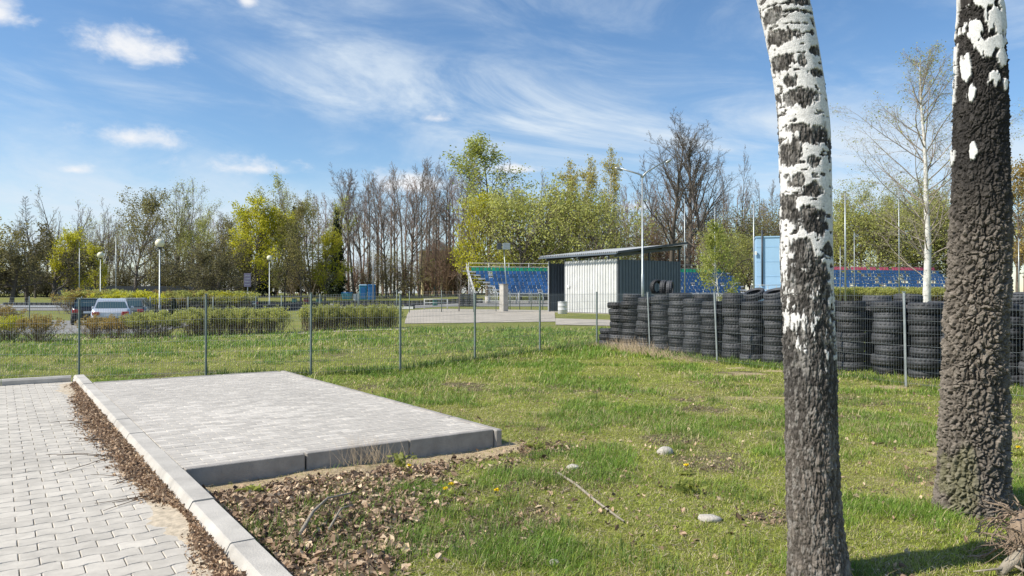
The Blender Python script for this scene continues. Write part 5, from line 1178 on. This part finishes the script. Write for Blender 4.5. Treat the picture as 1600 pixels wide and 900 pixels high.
def build_litter():
    rng = np.random.default_rng(23); m = MB()
    cols = np.array([(.29, .215, .15), (.20, .145, .10), (.40, .31, .22), (.55, .46, .34), (.11, .08, .055), (.33, .25, .18)])
    def leafset(x, y, z, size, wd=1.0, warm=1.0):
        n = len(x)
        if n == 0: return
        c = cols[rng.integers(0, len(cols), n)] * rng.uniform(.7, 1.2, (n, 1)) * np.array((1.25, 1.15, 1.05)) ** (warm); a = rng.normal(size=(n, 3)); a[:, 2] *= .45; a /= np.linalg.norm(a, axis=1)[:, None]
        b = np.cross(a, np.c_[rng.normal(size=(n, 2)) * .5, np.ones(n)]); b /= np.linalg.norm(b, axis=1)[:, None]; nz = np.cross(a, b); s = (size * np.clip(rng.lognormal(-.1, .45, n), .3, 1.7))[:, None]; b = b * wd; p = np.c_[x, y, z]; cu = rng.uniform(-.5, .5, (n, 1))
        V_ = np.stack([p - a * s, p - a * s * .3 + b * s * .55 + nz * s * .55, p + a * s * .35 + b * s * .5 + nz * s * cu, p + a * s + nz * s * .5, p + a * s * .35 - b * s * .5 + nz * s * .3, p - a * s * .3 - b * s * .55 + nz * s * cu], 1).reshape(-1, 3); k = np.arange(n)[:, None] * 6
        m.add(V_, np.r_[k + np.array([0, 1, 2, 3]), k + np.array([0, 3, 4, 5])], 0, False, np.repeat(c, 6, 0))
    n = 60000; v = rng.uniform(1.24, 5.5, n); u = rng.uniform(1.5, 6.5, n); x = v * V2[0] + u * U2[0]; y = v * V2[1] + u * U2[1]; lf, so_, sa = masks(x, y); ok = (rng.random(n) < lf ** 1.3 * .60) & (sa < .6); x, y = x[ok], y[ok]; leafset(x, y, H(x, y) + rng.uniform(-.004, .045, len(x)), .023)
    n = 90000; v = rng.uniform(1.24, 5.5, n); u = rng.uniform(1.5, 6.5, n); x = v * V2[0] + u * U2[0]; y = v * V2[1] + u * U2[1]; lf, so_, sa = masks(x, y); ok = (rng.random(n) < (lf * .55 + so_ * .25)) & (sa < .7); x, y = x[ok], y[ok]; leafset(x, y, H(x, y) + rng.uniform(.0, .03, len(x)), .0095, .6, .6)
    n = 26000; y = 3.4 + 11 * rng.random(n); x = rng.uniform(-1, 1, n) * (y * .74); lf, so_, sa = masks(x, y); ok = lawn_ok(x, y) & (rng.random(n) < .06 + .5 * so_ + .28 * S(.52, .66, fbm(x * 1.3 + 5, y * 1.3, 0, 4, 191))); x, y = x[ok], y[ok]; leafset(x, y, H(x, y) + rng.uniform(.004, .03, len(x)), .019)
    # strip of litter along the kerb, on the block paving
    n = 30000; u = rng.uniform(1.0, 14.3, n); e = .10 + .16 * fbm(u * 1.3, 0 * u, 0, 3, 211) + .12 * S(6.2, 7.5, u) * (1 - S(10.5, 12.5, u)) - .16 * np.exp(-((u - 5.4) / .35) ** 2) - .05 * S(12.6, 14, u); q = np.abs(rng.normal(size=n)) * .62; ok = q < 1.9
    v = 1.055 - q * e; zz = .075 + .06 * np.clip(1 - q, 0, 1) * rng.random(n); v = 1.055 - (1.055 - v) * .62; x = v * V2[0] + u * U2[0]; y = v * V2[1] + u * U2[1]; leafset(x[ok], y[ok], zz[ok], .018, .42, 1.2)
    tag(m.obj('fallen_leaves', M['dead_leaf'], color=True), 'dry brown fallen leaves heaped along the kerb and beside the pad', 'fallen leaves', kind='stuff')
    # sand spilt on the paving
    s = MB(); uu = np.linspace(1.0, 14.5, 240); w = .13 + .16 * (fbm(uu * 1.5, uu * 0, 0, 4, 233) - .3) + .03 * np.exp(-((uu - 5.3) / .6) ** 2) + .1 * S(12, 14, uu) + .14 * (fbm(uu * 9, uu * 0, 0, 2, 3) - .5); nv = 7; V_ = []
    for i in range(nv):
        f = i / (nv - 1); v = 1.06 - w * (1 - f); V_.append(np.c_[v * V2[0] + uu * U2[0], v * V2[1] + uu * U2[1], .0715 + .022 * f ** 1.5 - .004 * (f == 0) + .003 * (fbm(uu * 8, uu * 0 + f * 3, 0, 2, 8) - .5)])
    n = len(uu); F = [(a * n + k, a * n + k + 1, (a + 1) * n + k + 1, (a + 1) * n + k) for a in range(nv - 1) for k in range(n - 1)]; s.add(np.concatenate(V_), F, 0, True); tag(s.obj('sand', mat('spilt sand', (.50, .42, .31), .95, .3, 22, .5, 150)), 'thin spill of pale sand along the foot of the kerb', 'sand', kind='stuff')
build_litter()
def build_small():
    rng = np.random.default_rng(41)
    def stone(px, py, sx, sy, sz, lb, mt='stone'):
        b = G(px, py); n, k = 18, 10; V_ = []
        for i in range(k + 1):
            a = -PI / 2 + PI * i / k
            for j in range(n):
                t = 2 * PI * j / n; q = np.array((math.cos(a) * math.cos(t), math.cos(a) * math.sin(t), math.sin(a))); V_.append(q * (1 + .3 * (float(vnoise(q[0] * 1.6 + px, q[1] * 1.6, q[2] * 1.6)) - .5)) * np.array((sx, sy, sz)))
        F = [(i * n + j, i * n + (j + 1) % n, (i + 1) * n + (j + 1) % n, (i + 1) * n + j) for i in range(k) for j in range(n)]
        tag(MB().add(V_, F, 0, True).obj('stone', M[mt], loc=(b[0], b[1], b[2] + sz * .35)), lb, 'stone', 'stones lying in the grass')
    stone(1039, 709, .085, .07, .055, 'pale rounded stone alone in the middle of the lawn'); stone(1108, 812, .085, .06, .03, 'flat sandy stone left of the white birch foot'); stone(895, 732, .06, .05, .03, 'small grey stone just beyond the end of the half-buried stick'); stone(866, 880, .03, .025, .02, 'small pale stone at the bottom edge below the lawn clumps')
    def stick(pts, r, lb, mt='wood', name='stick', lift=.03):
        p = [G(*q) + (0, 0, lift + (q[2] if len(q) > 2 else 0)) if len(q) == 2 else G(q[0], q[1]) + (0, 0, q[2]) for q in pts]; o = p[0]; m = MB().tube([q - o for q in p], np.linspace(r, r * .55, len(p)), 7, cap=True)
        tag(m.obj(name, M[mt], loc=tuple(o)), lb, 'stick', 'sticks lying on the ground')
    stick([(872, 742), (900, 760), (930, 785), (958, 806), (975, 818)], .013, 'long pale half-buried stick in the bare patch of lawn', lift=.018); stick([(470, 855, .09), (490, 822, .10), (512, 800, .10), (548, 789, .09)], .012, 'long bent branch on the brown leaves', lift=.06); stick([(515, 845, .08), (533, 815, .09), (552, 806, .08)], .008, 'short bent branch right of the longer one on leaves')
    def twig_on_paving(px, py, lb, dv, seed):
        rg = np.random.default_rng(seed); Y = (EYE - .08) * FPX / (py - HZ); a = np.array((XY(px, Y), Y, .085)); m = MB()
        for k in range(3):
            p = [np.zeros(3)]; d = np.r_[-V2 * rg.uniform(.8, 1) + U2 * rg.normal() * .35, .12]
            for i in range(4): d = d + rg.normal(size=3) * .12; d[2] = max(-p[-1][2] * 1.2, d[2] - .08); p.append(p[-1] + d * dv * .25)
            m.tube(p, np.linspace(.004, .002, 5), 5)
        tag(m.obj('twig', M['soil'], loc=tuple(a)), lb, 'twig', 'twigs on the block paving')
    twig_on_paving(145, 660, 'thin twig lying on the paving, farthest from the camera', .45, 1); twig_on_paving(160, 687, 'tangled twig on the paving, second farthest', .3, 2); twig_on_paving(175, 713, 'long thin twig on the paving between the tangled ones', .5, 3); twig_on_paving(215, 745, 'tangled twig on the paving nearest the kerb joint', .25, 4); twig_on_paving(235, 775, 'bent twig on the paving nearest the camera', .28, 5)
    # dandelions
    for k, (px, py) in enumerate(((696, 780), (706, 773), (776, 783), (1072, 742), (640, 742), (1590, 712))):
        b = G(px, py); t = thing('dandelion', ('yellow dandelion, nearer of a close pair beside the leaves', 'yellow dandelion, farther of a close pair beside the leaves', 'single yellow dandelion right of the pair', 'single yellow dandelion in the mid lawn', 'yellow dandelion by the edge of the pad', 'yellow dandelion near the dark birch trunk')[k], 'flower', tuple(b), 0, 'dandelions in the lawn')
        m = MB().tube([(0, 0, 0), (.004, 0, .05), (.002, 0, .085)], .002, 5); m.obj('stem', M['leaf_green'], t); m = MB(); m.leaves(np.c_[rng.normal(size=(70, 2)) * .007, .088 + rng.random(70) * .006], .012, 0, rng, .5, long=2.2); m.obj('bloom', M['yellow'], t); m = MB(); a = rng.uniform(0, 6.28, 14); m.leaves(np.c_[np.cos(a) * .035, np.sin(a) * .035, .02 + 0 * a], .035, 0, rng, .6, long=2.5); m.obj('leaf', M['leaf_green'], t)
    # broad-leaved weeds by the pad
    for k, (px, py, s, lb) in enumerate(((625, 728, .11, 'leafy green weed at the foot of the pad edging'), (395, 775, .07, 'small weed tuft in the brown leaves near the kerb'), (835, 705, .09, 'leafy weed beyond the pad corner'), (1075, 772, .10, 'leafy weed right of the half-buried stick'))):
        b = G(px, py); t = thing('weed', lb, 'weed', tuple(b)); n = 60; m = MB(); p = np.c_[rng.normal(size=(n, 2)) * s * .55, rng.random(n) * s * 1.1]; m.leaves(p, .035, 0, rng, .2, long=1.8); m.obj('leaves', M['leaf_green'], t); m = MB(); m.twigs(np.zeros((12, 3)), p[:12], .002); m.obj('stem', M['leaf_green'], t)
    # dry stalks at the fence corner
    st = MB(); n = 900; q = rng.random(n); a = FP[8][:2]; b = FP[10][:2]; xy = a + (b - a) * q[:, None] + rng.normal(size=(n, 2)) * .22 - np.array((.12, .2)); d0 = np.c_[xy, H(xy[:, 0], xy[:, 1])]; hgt = rng.uniform(.12, .55, n) * (1 - .5 * q) * np.exp(-((q - .42) / .3) ** 2) + .08
    st.twigs(d0, d0 + np.c_[rng.normal(size=(n, 2)) * .12, hgt], .0045, 0, rng); tag(st.obj('dry_stalks', M['drystem']), 'dry straw-coloured stalks at the fence corner before the tyres', 'dry stalks', kind='stuff')
    st = MB(); n = 130; b = P(2.85, 6.42, .02); d0 = b + np.c_[rng.normal(size=(n, 2)) * .16, np.zeros(n)]; st.twigs(d0, d0 + np.c_[rng.normal(size=(n, 2)) * .09, rng.uniform(.08, .3, n)], .0016, 0, rng); tag(st.obj('dry_weed', M['drystem']), 'wispy dry weed against the pad edging', 'weed')
    # uprooted stump at the lower right corner
    t0 = G(1590, 885); t = thing('uprooted_stump', 'uprooted stump with fibrous brown roots at the lower right corner', 'stump', tuple(t0))
    n, k = 40, 24; V_ = []
    for i in range(k + 1):
        a = -PI / 2 + PI * i / k
        for j in range(n):
            th_ = 2 * PI * j / n; q = np.array((math.cos(a) * math.cos(th_), math.cos(a) * math.sin(th_), math.sin(a))); f = 1 + .7 * (float(fbm(q[0] * 2.5, q[1] * 2.5, q[2] * 2.5 + 4, 4, 6)) - .5) + .25 * (float(vnoise(q[0] * 9, q[1] * 9, q[2] * 9)) - .5); V_.append(q * f * np.array((.13, .12, .18)) + (.08, 0, .15))
    MB().add(V_, [(i * n + j, i * n + (j + 1) % n, (i + 1) * n + (j + 1) % n, (i + 1) * n + j) for i in range(k) for j in range(n)], 0, True).obj('root_ball', M['root'], t)
    m = MB()
    for q in range(150):
        a = rng.uniform(0, 2 * PI); p = np.array((.06, 0, .1 + .25 * rng.random())) + np.array((math.cos(a) * .10, math.sin(a) * .10, 0)); pts = [p]; d = np.array((math.cos(a), math.sin(a), rng.uniform(-.3, .9)))
        for i in range(5): d = norm(d + rng.normal(size=3) * .35 + (0, 0, -.18)); pts.append(pts[-1] + d * rng.uniform(.02, .07)); pts[-1][2] = max(pts[-1][2], .008)
        r0 = rng.choice([.003, .005, .010], p=[.55, .33, .12]); m.tube(pts, np.linspace(r0, r0 * .4, 6), 5)
    m.obj('roots', M['root'], t)
    m = MB().tube([(.02, -.05, .14), (-.06, -.09, .09), (-.14, -.12, .06), (-.21, -.15, .02)], [.035, .036, .030, .022], 9, cap=True); m.tube([(0, -.1, .2), (.0, -.2, .12), (.02, -.3, .02)], [.022, .02, .014], 7, cap=True); m.tube([(-.1, -.1, .05), (-.22, -.16, .05), (-.34, -.12, .02)], [.01, .007, .004], 6, cap=True); m.tube([(-.12, -.12, .06), (-.10, -.24, .05), (-.02, -.36, .02)], [.009, .008, .005], 6, cap=True); m.obj('cut_branch', M['wood'], t)
build_small()
